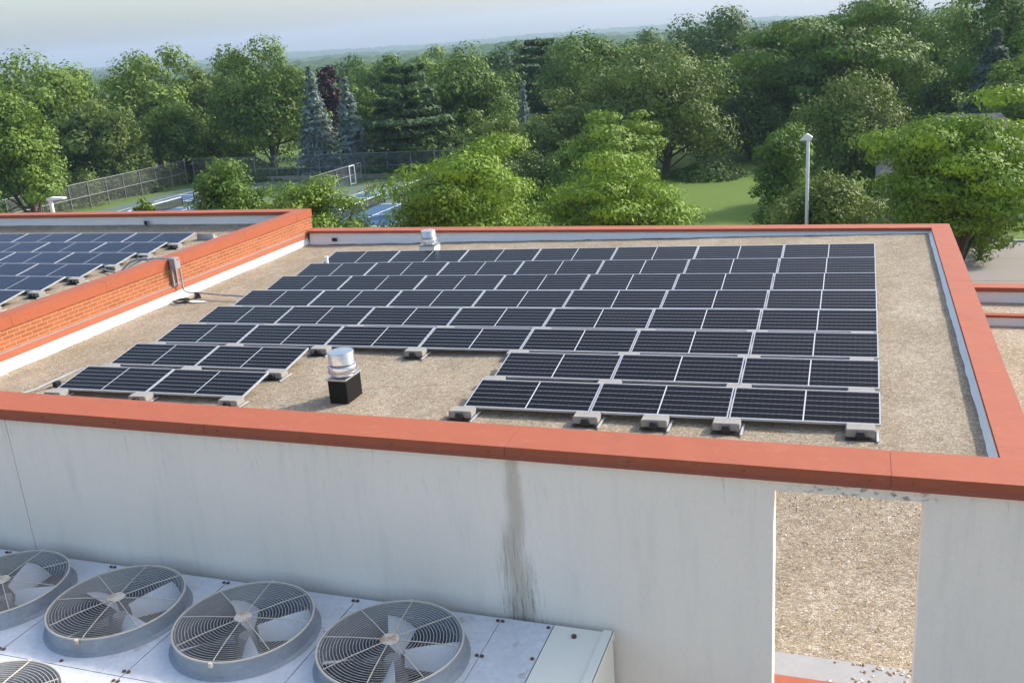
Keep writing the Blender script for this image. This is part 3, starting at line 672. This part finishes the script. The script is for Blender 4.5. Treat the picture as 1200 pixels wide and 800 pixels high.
# the near edge, seen through the opening of the screen wall
MB().box(-2.3, 15.6, -5.56, -5.22, -.30, .075).build('edge_membrane', M['membrane'], wing, WL)
coping_run('edge_coping', wing, 'x', -2.3, 15.66, [(-6.12,-.30),(-6.12,.09),(-5.57,.09),(-5.57,-.30)], M['coping'], 1.0, loc=WL)
b = MB(); g_rs = np.random.RandomState(3)
def pebbles(b, n, x0, x1, y0, y1, zf, s0=.012, s1=.026, edge=None):
    for _ in range(n):
        x = g_rs.uniform(x0, x1); y = y1-(y1-y0)*g_rs.rand()**(2.2); s = g_rs.uniform(s0, s1); z = zf(x, y)
        if edge and not edge(x, y): continue
        a = g_rs.rand()*6; ca, sa = math.cos(a)*s, math.sin(a)*s; k = .6+.4*g_rs.rand()
        vs = [(x+ca,y+sa,z+s*.2),(x-sa*k,y+ca*k,z+s*.25),(x-ca,y-sa,z+s*.2),(x+sa*k,y-ca*k,z+s*.25),(x,y,z+s*.7),(x,y,z-s*.1)]
        b.add(vs, [(0,1,4),(1,2,4),(2,3,4),(3,0,4),(1,0,5),(2,1,5),(3,2,5),(0,3,5)], int(g_rs.randint(3)))
PEB = [mat_plain('tan_stone', (.48,.37,.24), .9, 0, .2, .35, 30), mat_plain('pale_stone', (.62,.56,.47), .9, 0, .2, .25, 30), mat_plain('brown_stone', (.28,.18,.11), .9, 0, .2, .35, 30)]
pebbles(b, 170, 13.0, 15.2, -5.56, -5.24, lambda x, y: .076, edge=lambda x, y: g_rs.rand() < (.15+.85*(x > 14.05)))
pebbles(b, 900, 12.9, 15.2, -5.3, -1.5, lambda x, y: rz(x, y)+.005, .009, .018)
tag(b.build('loose_gravel', PEB, None), 'loose tan stones scattered over the roof edge inside the wall opening', 'gravel', kind='stuff')

# small roof-edge drain openings
t = thing('scupper', (-1.3, 12.90, .03), 'small dark drain scupper in the white flashing behind the array', 'scupper')
MB().box(-.09,.09,-.05,.0,-.05,.06).build('throat', M['black'], t); MB().box(-.11,.11,-.06,-.045,.06,.08).box(-.11,-.09,-.06,-.045,-.06,.06).box(.09,.11,-.06,-.045,-.06,.06).build('rim', M['alu'], t)
t = thing('scupper', (-8.3, 12.86, .62), 'small dark drain scupper in the higher roof flashing', 'scupper')
MB().box(-.07,.07,-.05,.0,-.07,.07).build('throat', M['black'], t); MB().box(-.09,.09,-.06,-.045,.07,.09).box(-.09,-.07,-.06,-.045,-.08,.07).box(.07,.09,-.06,-.045,-.08,.07).build('rim', M['alu'], t)

# ------------------------------------------------------------------ the higher wing with the brick wall
hi = thing('higher_brick_wing', (-12, 4, GZ), 'higher brick school wing with red coping at far left', 'building'); HL = (12, -4, -GZ); HZ = .33
def roof2(X, Y): return HZ+.03*(fbm(X, Y, 12, 1.3)-.5)+.015*(fbm(X, Y, 15, .25, 2)-.5)+.23*np.exp(-np.clip(12.95-Y, 0, 20)/.45)
o = grid_mesh('gravel_roof', np.linspace(-24, -2.62, 120), np.linspace(-6, 12.95, 110), roof2, M['gravel'], hi); o.location = HL
MB().box(-2.62, -2.305, -6, 13.30, GZ+.01, .68).build('brick_wall', M['brick'], hi, HL)
MB().box(-24, -2.63, -6, 13.28, GZ+.02, .20).box(-24, -2.63, 12.97, 13.28, .2, .80).build('wing_walls', M['brick'], hi, HL)
coping_run('coping', hi, 'y', -6, 13.34, [(-2.285,.685),(-2.285,.925),(-2.70,.93),(-2.70,.80)], M['coping_orange'], 1.4, loc=HL)
coping_run('coping', hi, 'x', -24, -2.71, cop_prof(12.86, 13.34, .926, .11), M['coping'], -8.9, loc=HL)
wavy_flash('flashing', 'x', -24, -2.65, 12.94, .26, .82, -1, hi, .05, HL, 6)
# counterflashing strip and the sloping white base along the foot of the brick wall
MB().prism([(-2.303,.237),(-2.303,.252),(-2.270,.248),(-2.270,.232)], 'y', -6, 13.0).build('reglet', M['conduit'], hi, HL)
coping_run('red_counterflashing', hi, 'y', -6, 12.95, [(-2.303,.10),(-2.303,.235),(-2.272,.229),(-2.245,.10)], M['coping_orange'], 0.4, loc=HL)
wavy_flash('base_flashing', 'y', -6, 12.9, -2.29, -.26, .115, 1, hi, .12, HL, 9)

# ------------------------------------------------------------------ lower wings beyond the plain parapet
lw = thing('lower_roofed_wing', (23, 2, GZ), 'lower flat roofed wing with white flashing and red copings beside the array wing', 'building'); LL = (-23, -2, -GZ)
o = grid_mesh('gravel_roof', np.linspace(16.06, 34, 70), np.linspace(-6, 9.38, 70), lambda X, Y: -1.16+.03*(fbm(X, Y, 22, 1.2)-.5), M['gravel_lower'], lw); o.location = LL
o = grid_mesh('gravel_roof', np.linspace(16.06, 34, 60), np.linspace(9.5, 10.40, 8), lambda X, Y: -.91+.03*(fbm(X, Y, 25, 1.2)-.5), M['gravel_lower'], lw); o.location = LL
MB().box(16.06, 34, -6, 10.7, GZ+.01, -1.3).box(16.06, 34, 9.42, 10.7, -1.3, -.98).box(16.06, 34, 10.44, 10.72, -.98, -.66).build('brick_walls', M['brick'], lw, LL)
wavy_flash('flashing', 'x', 16.1, 34, 9.415, -1.20, -.975, -1, lw, .04, LL, 12)
wavy_flash('flashing', 'x', 16.1, 34, 10.43, -.95, -.655, -1, lw, .05, LL, 13)
coping_run('coping', lw, 'x', 16.06, 34, [(9.38,-.975),(9.38,-.92),(9.50,-.90),(9.50,-.975)], M['coping'], 17.8, loc=LL)
coping_run('coping', lw, 'x', 16.12, 34, cop_prof(10.385, 10.80, -.565, .10), M['coping'], 18.4, loc=LL)

# ------------------------------------------------------------------ solar array
def make_panel(name, L, W, cells, parent=None):
    t = bpy.data.objects.new(name, None); COL.objects.link(t)
    w = .017; d = .032
    b = MB(); b.box(0, L, 0, w, -d, .002).box(0, L, W-w, W, -d, .002).box(0, w, w, W-w, -d, .002).box(L-w, L, w, W-w, -d, .002); b.build('frame', M['alu'], t)
    MB().box(w, L-w, w, W-w, -.012, -.002).build('cell_sheet', cells, t)
    return t
ORD = ['first', 'second', 'third', 'fourth', 'fifth', 'sixth', 'seventh', 'eighth']
ROWP, COLP, Z0 = 1.3933, 2.05, .12
proto = None
for r in range(8):
    for u in range(7):
        if r < 2 and u in (2, 3): continue
        if proto is None: p = proto = make_panel('solar_panel', PL, PW, M['cells'])
        else: p = copy_tree(proto)
        X = u*COLP+.01; Y = r*ROWP
        p.location = (X, Y, Z0+rz(X, Y)); p.rotation_euler = (PT+SY+g_rs.normal()*.004, -SX+g_rs.normal()*.0015, g_rs.normal()*.0015)
        row = 'front row' if r == 0 else 'back row' if r == 7 else ORD[r]+' row'
        if u < 4: w = ('nearest' if u == 0 else ORD[u])+' from the brick wall'
        else: w = {6: 'end one', 5: 'second', 4: 'third'}[u]+' from the plain red parapet'
        if u == 6: w = 'end one by the plain red parapet'
        if u == 0: w = 'end one by the brick wall'
        tag(p, f'dark solar panel, {w}, {row} of the large array', 'solar panel', 'solar panels of the large array')
# ballast blocks with their black feet at the panel joints
def make_block():
    t = bpy.data.objects.new('ballast_block', None); COL.objects.link(t)
    MB().box(-.19, .19, -.24, -.005, .012, .125).build('concrete_block', M['block'], t, bevel=.012)
    b = MB(); b.prism([(-.07,.0),(.07,.0),(.042,.115),(-.042,.115)], 'y', -.30, -.243); b.box(-.20, .22, -.31, -.241, 0, .011); b.build('foot', M['black'], t)
    MB().box(.205, .235, -.36, .05, .004, .022).build('rail', M['alu'], t)
    return t
bproto = None
def block(u, r, label):
    global bproto
    if bproto is None: t = bproto = make_block()
    else: t = copy_tree(bproto)
    X = u*COLP; Y = r*ROWP-.012; t.location = (X, Y, rz(X, Y)+.01); t.rotation_euler = (SY, -SX, 0)
    tag(t, label, 'ballast block', 'concrete ballast blocks along the panel rows')
for r in range(8):
    row = 'front row' if r == 0 else 'back row' if r == 7 else ORD[r]+' row'
    for u in range(8):
        if r == 0 and u == 3 or r == 1 and u == 3: continue
        uu = u+(.06 if u == 0 else -.13 if u == 7 else 0)
        if r < 2 and u == 2: uu = 1.93
        if r < 2 and u == 4: uu = 4.02
        if u < 4: w = ('end' if u == 0 else ORD[u-1])+' joint from the brick wall'
        else: w = ('end' if u == 7 else ORD[6-u])+' joint from the plain red parapet'
        block(uu, r, f'concrete ballast block at the {w}, {row} of panels')
block(5.5, 0, 'concrete ballast block under the middle of a front row panel')

# second array on the higher roof
CL = 2.2
bp = None; nrow = [3, 3, 4, 4, 5, 6]; PITCH2 = 1.375
for r in range(6):
    for k in range(nrow[r]):
        if bp is None: p = bp = make_panel('solar_panel', CL-.02, .90, M['cells_blue'])
        else: p = copy_tree(bp)
        X = -5.05-.03*r-CL*(k+1); Y = 3.55+PITCH2*r
        p.location = (X, Y, .455); p.rotation_euler = (PT-.01, 0, 0)
        w = 'end one beside the gravel strip' if k == 0 else ORD[k]+' from the gravel strip'
        row = 'front row' if r == 0 else 'back row' if r == 5 else ORD[r]+' row'
        tag(p, f'blue solar panel, {w}, {row} on the higher roof', 'solar panel', 'solar panels on the higher roof')
        t = copy_tree(bproto); t.location = (X+CL-.02, Y-.012, HZ+.01); t.rotation_euler = (0,0,0)
        tag(t, f'concrete ballast block under the {"row end" if k == 0 else ORD[k]+" panel"}, {row} on the higher roof', 'ballast block', 'ballast blocks on the higher roof')
    # open row end: dark wind deflector standing behind the high edge
t = thing('wind_deflector', (-5.0, 11.47, HZ), 'pale metal flap behind the back row on the higher roof', 'deflector')
MB().prism([(-.02,.0),(.0,.20),(.012,.20),(.25,.02),(.25,.0)], 'x', -.30, .30).build('flap', M['alu'], t)

# ------------------------------------------------------------------ roof vents
def vent(name, x, y, label, k, curbmat, curb_h, w, d):
    z = rz(x, y); t = thing(name, (x, y, z), label, 'roof vent')
    b = MB(); b.box(-w/2, w/2, -d/2, d/2, -.03, curb_h); b.build('curb', curbmat, t, bevel=.008)
    MB().box(-w/2-.02, w/2+.02, -d/2-.02, d/2+.02, curb_h+.001, curb_h+.03).build('cap_plate', M['steel'], t, bevel=.006)
    h = curb_h+.031
    MB().lathe([(.175*k,h),(.165*k,h+.02*k),(.165*k,h+.12*k)], n=40).build('collar', M['steel'], t, smooth=True)
    MB().lathe([(.16*k,h+.075*k),(.262*k,h+.06*k),(.268*k,h+.068*k),(.266*k,h+.085*k),(.252*k,h+.09*k),(.250*k,h+.175*k),(.240*k,h+.192*k),(.19*k,h+.20*k)], n=56).build('skirt', M['steel'], t, smooth=True)
    MB().lathe([(.195*k,h+.17*k),(.195*k,h+.222*k),(.226*k,h+.220*k),(.230*k,h+.226*k),(.226*k,h+.234*k),(.224*k,h+.405*k),(.216*k,h+.418*k),(.0,h+.424*k)], n=56).build('drum', M['steel'], t, smooth=True)
    b = MB()
    for s in range(8):
        a = s*.785; b.box(.222*k*math.cos(a)-.006, .222*k*math.cos(a)+.006, .222*k*math.sin(a)-.006, .222*k*math.sin(a)+.006, h+.05*k, h+.09*k)
    b.build('bracket', M['black'], t)
    return t
vent('roof_vent', 5.88, .42, 'steel drum vent on a black curb in front of the array', .98, M['tar'], .40, .34, .52)
vent('roof_vent', 2.62, 11.30, 'steel drum vent on a pale curb behind the back row of panels', .92, M['white'], .26, .46, .40)
t = thing('vent_pipe', (.22, 9.72, rz(.22, 9.72)), 'short white plastic pipe poking up behind the back panel row', 'pipe')
MB().lathe([(.045,-.05),(.045,.33)], n=16).build('pipe', M['pvc'], t, smooth=True); MB().lathe([(.052,.27),(.055,.34),(.04,.34),(.04,.28)], n=16).build('collar', M['pvc'], t, smooth=True)

# ------------------------------------------------------------------ junction box, conduit and cables at the brick wall
t = thing('junction_box', (-2.25, 6.42, .25), 'grey electrical junction box with red sticker mounted over the brick wall coping', 'junction box')
MB().box(.0, .17, -.08, .14, .42, .70).build('box', M['grey_box'], t, bevel=.01)
MB().box(.1705, .1735, .02, .11, .63, .67).build('warning_sticker', M['red_sticker'], t)
b = MB(); b.box(-.03, .03, -.06, -.02, -.02, .42); b.box(-.03, .03, .09, .13, -.02, .42); b.box(-.03, .035, -.02, .09, .0, .04); b.build('strut', M['conduit'], t)
t = thing('conduit', (-2.1, 6.55, 0), 'grey conduit bending from the junction box down to the array', 'conduit', 'electrical conduits')
pts = [(-.02,.0,.64),(-.02,.0,.14)]+[(-.02+.22*(1-math.cos(a)), .18*(1-math.cos(a)), .14-.16*math.sin(a)) for a in np.linspace(.2, math.pi/2, 7)]+[(1.0,.02,-.015),(2.3,-.22,-.0)]
MB().tube(pts, .024, 10).build('pipe', M['conduit'], t, smooth=True)
MB().lathe([(.13,-.16),(.10,-.10),(.05,.0),(.0,.0)], .25, .15, 4).build('support', M['black'], t); MB().lathe([(.10,-.14),(.05,-.02),(.0,-.02)], 2.0, -.17, 4).build('support', M['black'], t)
MB().tube([(1.0,.02,-.015),(1.12,.0,-.012)], .031, 10).build('coupling', M['alu'], t, smooth=True)
t = thing('conduit', (-2.3, 6.4, .9), 'pair of grey conduits crossing the coping to the higher roof panels', 'conduit', 'electrical conduits')
MB().tube([(.06,.02,.03),(-.9,-.02,.03),(-1.15,-.10,-.05),(-1.6,-.25,-.46),(-1.9,.45,-.50),(-3.1,1.0,-.50)], .026, 10).build('pipe', M['conduit'], t, smooth=True)
MB().tube([(.06,.10,.03),(-.8,.06,.03),(-1.0,-.25,-.10),(-1.35,-.85,-.46),(-1.35,-1.4,-.52)], .026, 10).build('pipe', M['conduit'], t, smooth=True)
MB().box(-.62,-.58,-.06,.16,.03,.07).box(-.62,-.58,-.06,-.03,-.3,.03).build('strut', M['conduit'], t)
MB().lathe([(.12,-.57),(.06,-.49),(.0,-.49)], -2.3, .62, 4).build('support', M['black'], t)
t = thing('cable_coil', (-1.95, 6.2, rz(-2, 6)), 'dark coiled cable lying on white sealant beside the conduit foot', 'cable')
b = MB()
for k in range(4):
    rr = .13+.02*k; b.tube([(rr*math.cos(a)*1.2, rr*math.sin(a), .03+.012*k+.01*math.sin(3*a+k)) for a in np.linspace(0, 6.28, 22)], .012, 6)
b.build('coil', M['black'], t, smooth=True)
b = MB()
for x0, y0, w, h in ((-.42,-.14,.5,.1),(.05,.02,.62,.16),(-.15,-.2,.3,.12)):
    n = 14; ring = [(x0+w/2+w/2*math.cos(a)*(.8+.4*g_rs.rand()), y0+h/2+h/2*math.sin(a)*(.8+.4*g_rs.rand())) for a in np.linspace(0, 2*math.pi, n, endpoint=False)]
    b.prism(ring, 'z', .0, .022)
b.build('sealant_patch', M['white'], t)
t = thing('cable_conduit', (-.4, .3, rz(0, 0)), 'pale flexible conduit looping to the front row panel end by the brick wall', 'conduit')
MB().tube([(-.45,-.9,.05),(-.16,-.30,.06),(.05,.25,.14),(.16,.60,.18),(.36,.72,.17)], .018, 8).build('hose', M['alu'], t, smooth=True)
MB().box(-.02,.09,.02,.13,.0,.10).build('support', M['black'], t)

# ------------------------------------------------------------------ the screen wall with its opening
sw = thing('screen_wall', (10, -6.3, -.4), 'tall stained grey concrete screen wall with red coping and a rectangular opening', 'wall'); SL = (-10, 6.3, .4)
Y0, Y1 = -6.461, -6.25; OX0, OX1, OZ = 13.452, 14.456, 2.308; JX = 6.195
b = MB()
b.box(-4, JX-.006, Y0, Y1, -.4, 2.43); b.box(JX+.006, OX0, Y0, Y1, -.4, 2.43); b.box(OX0, OX1, Y0, Y1, OZ, 2.43); b.box(OX1, 19.5, Y0, Y1, -.4, 2.43); b.box(JX-.02, JX+.02, Y0+.012, Y1-.02, -.4, 2.43)
b.build('concrete_panels', M['concrete'], sw, SL)
def wall_screws(b, js):
    for q0, q1 in zip(js, js[1:]):
        for k in range(4):
            x = q0+.14+(q1-q0-.28)*k/3; b.box(x-.007, x+.007, -6.517, -6.508, 2.455, 2.469, 1)
prof = [(-6.508,2.512),(-6.506,2.437),(-6.528,2.418),(-6.522,2.408),(-6.47,2.425),(-6.47,2.43),(-6.12,2.43),(-6.085,2.43),(-6.085,2.516)]
coping_run('coping', sw, 'x', -4, 19.5, prof, M['coping'], 11.405-2.83*4, 2.83, wall_screws, SL)
b = MB(); b.prism([(-.002,0),(-.03,0),(-.03,.075),(-.002,.075)], 'x', OX0, OX1)
tag(sheet('lower_roof', -30, 40, -60, -6.45, -.41, M['gravel_lower']), kind='structure')

# ------------------------------------------------------------------ rooftop condenser in the shade of the wall
hv = thing('rooftop_condenser', (8, -8, -.4), 'large galvanised rooftop condenser with caged fans and beige end panel', 'condenser'); VL = (-8, 8, .4)
TZ = .955; BY, FY = -6.525, -9.5; RS = -7.98; X0, X1 = 1.98, 11.27
FX = [2.64, 3.96, 5.28, 6.60, 7.92, 9.24, 10.60]
seams = [1.98, 3.30, 4.62, 5.94, 7.262, 8.565, 9.915, 11.272]
RF = .575; NS = 56
def fan_plate(b, x0, x1, y0, y1, cx, cy, hole):
    g = .003; x0 += g; x1 -= g; y0 += g; y1 -= g; A = np.linspace(0, 2*math.pi, NS, endpoint=False)
    inn = [(cx+hole*math.cos(a), cy+hole*math.sin(a), TZ) for a in A]; out = []
    for a in A:
        dx, dy = math.cos(a), math.sin(a); ts = []
        if dx > 1e-6: ts.append((x1-cx)/dx)
        if dx < -1e-6: ts.append((x0-cx)/dx)
        if dy > 1e-6: ts.append((y1-cy)/dy)
        if dy < -1e-6: ts.append((y0-cy)/dy)
        k = min(ts); out.append((cx+dx*k, cy+dy*k, TZ))
    n = NS; b.add(inn+out, [(i, (i+1)%n, n+(i+1)%n, n+i) for i in range(n)])
    for (px, py) in ((x0,y0),(x1,y0),(x1,y1),(x0,y1)):          # corners the rays miss
        a = math.atan2(py-cy, px-cx) % (2*math.pi); i = int(a/(2*math.pi)*n) % n
        b.add([out[i], (px,py,TZ), out[(i+1)%n]], [(0,1,2)])
b = MB(); cells = []
for i, cx in enumerate(FX):
    for (y0, y1, cy) in ((RS, BY, -7.245), (FY, RS, -8.73)):
        fan_plate(b, seams[i], seams[i+1], y0, y1, cx, cy, RF-.02); cells.append((cx, cy))
b.add([(X1+.003,FY,TZ),(11.722,FY,TZ),(11.722,BY,TZ),(X1+.003,BY,TZ)], [(0,1,2,3)])
b.box(X0, 11.722, FY+.004, BY-.004, TZ-.02, TZ-.008, 1) if False else None
b.add([(X0,BY,TZ),(11.722,BY,TZ),(11.722,BY,TZ-.06),(X0,BY,TZ-.06)], [(0,1,2,3)])
b.build('top_plates', M['galv'], hv, VL, recalc=False)
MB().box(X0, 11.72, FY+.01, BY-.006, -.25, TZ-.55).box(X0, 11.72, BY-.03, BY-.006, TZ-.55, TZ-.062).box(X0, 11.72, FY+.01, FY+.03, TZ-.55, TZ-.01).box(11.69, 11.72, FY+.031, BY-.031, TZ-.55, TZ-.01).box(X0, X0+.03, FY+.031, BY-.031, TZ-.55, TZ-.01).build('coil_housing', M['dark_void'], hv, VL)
b = MB(); b.box(11.727, 12.215, FY, BY+.002, -.25, TZ+.004); b.build('end_cabinet', M['beige'], hv, VL, bevel=.006)
b = MB(); b.box(12.14, 12.222, FY-.004, BY+.006, TZ+.005, TZ+.016); b.box(12.216, 12.226, FY-.004, BY+.006, TZ-.05, TZ+.016); b.build('end_trim', M['beige'], hv, VL)
b = MB()
def screw(x, y): b.lathe([(.016,TZ+.001),(.016,TZ+.010),(.008,TZ+.014),(.0,TZ+.014)], x, y, 7)
for sx_ in seams[3:]:
    for dx in ((-.022,.022) if sx_ < 11.2 else (-.022,.022)):
        for yy in (BY-.05, -7.06, RS+.06, RS-.06, -8.6): screw(sx_+dx, yy)
for i in range(3, 7): screw((seams[i]+seams[i+1])/2, BY-.05); screw((seams[i]+seams[i+1])/2, RS+.05)
for yy in (BY-.05, -7.0, -7.5, -8.0): screw(11.69, yy)
b.lathe([(.022,TZ+.004),(.022,TZ+.022),(.01,TZ+.028),(0,TZ+.028)], 11.93, BY-.13, 8)
b.build('screws', M['screw'], hv, VL)
# fans
DZ = TZ+.14
def fan(cx, cy, turn, rusty, prev):
    if prev is None:
        s = MB(); n = 64; s.lathe([(RF+.05,TZ+.002),(RF+.012,TZ+.02),(RF,TZ+.06),(RF,DZ),(RF-.012,DZ+.004),(RF-.016,DZ),(RF-.02,TZ-.25),(RF-.06,TZ-.54)], 0, 0, n); o = s.build('fan_shroud', M['galv_drum'], hv, (0,0,0), smooth=True, recalc=False)
        gd = MB(); R_ = RF-.012
        gd.tube([((RF+.004)*math.cos(a), (RF+.004)*math.sin(a), DZ+.006) for a in np.linspace(0, 2*math.pi, 65)], .009, 8, cap=False)
        nr = 19
        for k in range(nr):
            rr = .085+(R_-.095)*k/(nr-1); z = DZ+.022-.014*(rr/R_)**2
            gd.tube([(rr*math.cos(a), rr*math.sin(a), z) for a in np.linspace(0, 2*math.pi, 57)], .0022, 5, cap=False)
        for k in range(8):
            a = k*math.pi/4+.12; gd.tube([(.03*math.cos(a),.03*math.sin(a),DZ+.031),(R_*.6*math.cos(a),R_*.6*math.sin(a),DZ+.027),(R_*math.cos(a),R_*math.sin(a),DZ+.012)], .0048, 6)
        gd.build('fan_guard', M['guard'], o, smooth=True)
        hd = MB(); hd.lathe([(.078,DZ+.034),(.072,DZ+.043),(.0,DZ+.045)], n=24); hd.build('guard_hub', M['rust'], o, smooth=True)
        for q in range(4):
            bl = MB(); a0 = q*math.pi/2; vs = []; fs = []; nu, nw = 8, 6
            for iu in range(nu):
                ru = .10+(RF-.13)*iu/(nu-1)
                half = .24+.22*iu/(nu-1)
                for iw in range(nw):
                    w = -half+2*half*iw/(nw-1); ang = a0+w*(.62+.22*iu/(nu-1)*0)*1.5*(.34/(.14+ru)) ; zz = TZ-.02+.16*(w/.37)*.55*(1-.35*iu/(nu-1))+.02*math.cos(w*4)
                    vs.append((ru*math.cos(ang), ru*math.sin(ang), zz))
            fs = [(i*nw+j, (i+1)*nw+j, (i+1)*nw+j+1, i*nw+j+1) for i in range(nu-1) for j in range(nw-1)]
            bl.add(vs, fs); bl.add([(x,y,z-.006) for x,y,z in vs], [f[::-1] for f in fs])
            bl.build('fan_blade', M['blade'], o, smooth=True, recalc=False)
        mb_ = MB(); mb_.lathe([(.0,TZ+.01),(.06,TZ+.005),(.075,TZ-.03),(.075,TZ-.18),(.11,TZ-.20),(.11,TZ-.45)], n=20); mb_.build('fan_motor', M['conduit'], o, smooth=True)
        for a in (-1.42, 1.72): k3 = MB(); k3.lathe([(.0,DZ-.03),(.018,DZ-.028),(.022,DZ-.01),(.018,DZ+.012),(.0,DZ+.014)], (RF+.012)*math.cos(a), (RF+.012)*math.sin(a), 10); k3.build('clip', M['rust'], o, smooth=True)
    else: o = copy_tree(prev, hv)
    o.location = (cx-8, cy+8, .4); o.rotation_euler = (0, 0, 0)
    for ch in o.children:
        if ch.name.startswith('fan_blade'): ch.rotation_euler = (0, 0, turn)
        if ch.name.startswith('fan_guard'): ch.rotation_euler = (0, 0, rusty)
    return o
fo = None
turns = {(10.60,-7.245): .30, (9.24,-7.245): .62, (7.92,-7.245): 1.05, (6.60,-7.245): .22, (7.92,-8.73): .7}
for i, (cx, cy) in enumerate(cells):
    f = fan(cx, cy, turns.get((cx, cy), .4*i), .05*(i % 3), fo); fo = fo or f

# ------------------------------------------------------------------ lamps, house and car beyond
t = thing('lamp_post', (11.34, 39.92, GZ), 'tall white lamp post with a small floodlight in front of the bushy green tree', 'lamp post')
MB().tube([(0,0,0),(0,0,8.45)], [.105,.085], 14).build('pole', M['white_paint'], t, smooth=True); MB().box(-.22,.22,-.22,.22,0,.25).build('base', M['membrane'], t)
MB().prism([(-.42,8.46),(.18,8.46),(.22,8.62),(-.06,8.80),(-.18,8.70)], 'y', -.14, .14).build('lamp_head', M['white_paint'], t)
t = thing('lamp_post', (-19.25, 19.85, GZ), 'white lamp post with one arm beyond the higher roof coping', 'lamp post')
MB().tube([(0,0,0),(0,0,9.38)], [.10,.085], 14).build('pole', M['white_paint'], t, smooth=True)
MB().prism([(-.11,9.30),(.12,9.28),(.85,9.37),(.80,9.43),(.1,9.45),(-.11,9.42)], 'y', -.13, .13).build('lamp_head', M['white_paint'], t, bevel=.02)

def mat_siding():
    m = N('pale_siding'); o = m.xyz(m.pos()); f = m.math('FRACT', m.math('DIVIDE', o[2], .18))
    m.P(color=m.mix(m.sstep(f, .86, .98), (.66,.68,.66), (.30,.31,.31)), rough=.6, normal=m.bump(f, .6, .02)); return m.mat
def mat_shingle():
    m = N('grey_shingles'); v = m.pos(); n = m.noise(v, 6, 4, .7); b = m.voro(m.mapped(v, (3,3,7)), 1.2, 'Color')
    m.P(color=m.mix(m.xyz(b)[0], (.085,.082,.082), (.15,.145,.14)), rough=.95, normal=m.bump(n, .5, .03)); return m.mat
SID, SHI = mat_siding(), mat_shingle(); GLASS = N('window_glass').P(color=(.02,.025,.03), rough=.08, spec=.6).mat
h = thing('house', (19, 66, GZ), 'pale sided house with grey shingle roof behind the bright tree at the road', 'house')
MB().box(-3.4, 7, -4.2, 5, 0, 3.3).build('wall', SID, h)
MB().add([(-4,-4.8,3.31),(7.6,-4.8,3.31),(7.6,5.6,3.31),(-4,5.6,3.31),(.2,.4,6.9),(4.4,.4,6.9),(-4,-4.8,3.15),(7.6,-4.8,3.15),(7.6,5.6,3.15),(-4,5.6,3.15)],
         [(0,1,5,4),(1,2,5),(2,3,4,5),(3,0,4),(6,7,1,0),(7,8,2,1),(8,9,3,2),(9,6,0,3),(9,8,7,6)]).build('roof', SHI, h)
for wx in (-.2, 3.6):
    w_ = MB().box(wx-.75, wx+.75, -4.26, -4.215, 1.0, 2.5).build('window', M['white_paint'], h); MB().box(wx-.62, wx+.62, -4.28, -4.265, 1.12, 2.38).build('pane', GLASS, w_)
MB().box(-3.2, -2.2, -4.25, -4.21, .05, 2.15).build('door', mat_plain('brown_door', (.12,.07,.05), .5), h)

car = thing('parked_car', (21.4, 35.1, GZ+.02), 'dark car parked on the road, its roof just above the lower red coping', 'car')
CP = N('dark_car_paint').P(color=(.012,.013,.018), rough=.25, spec=.6, coat=.8).mat
side = [(-2.25,.35),(-2.3,.75),(-2.1,.92),(-1.25,1.0),(1.05,1.0),(2.05,.86),(2.25,.62),(2.2,.35)]
MB().prism(side, 'y', -.88, .88).build('body', CP, car, bevel=.06, smooth=True)
cabin = MB(); b0 = [(-1.75,1.0),(1.2,1.0),(.35,1.46),(-1.05,1.5)]
cabin.add([(x,-.80 if z < 1.2 else -.62,z) for x,z in b0]+[(x,.80 if z < 1.2 else .62,z) for x,z in b0], [(0,1,2,3),(7,6,5,4),(0,4,5,1),(1,5,6,2),(2,6,7,3),(3,7,4,0)])
cabin.build('cabin_glass', GLASS, car, bevel=.05, smooth=True)
MB().box(-1.1,.4,-.63,.63,1.49,1.53).build('car_roof', CP, car, bevel=.02)
for wx in (-1.4, 1.35):
    for s in (-1, 1):
        w_ = MB().tube([(wx,s*.90,.33),(wx,s*.70,.33)], .33, 20).build('wheel', M['black'], car, smooth=True); MB().tube([(wx,s*.905,.33),(wx,s*.895,.33)], .2, 14).build('rim', M['alu'], w_)
for s in (-1, 1): MB().box(2.15,2.27,s*.55-.18,s*.55+.18,.62,.76).build('headlight', M['white_paint'], car)

# ------------------------------------------------------------------ summer haze
hz = N('haze_air'); hz.n.remove(hz.p)
pv = hz.node('ShaderNodeVolumePrincipled', {'Color': (.62,.78,.98,1), 'Density': HAZE, 'Anisotropy': .2})
hz.l.new(pv.outputs[0], hz.n['Material Output'].inputs['Volume'])
tag(MB().box(-5600, 5600, -2600, 5600, -40, 140).build('haze', hz.mat), kind='stuff')
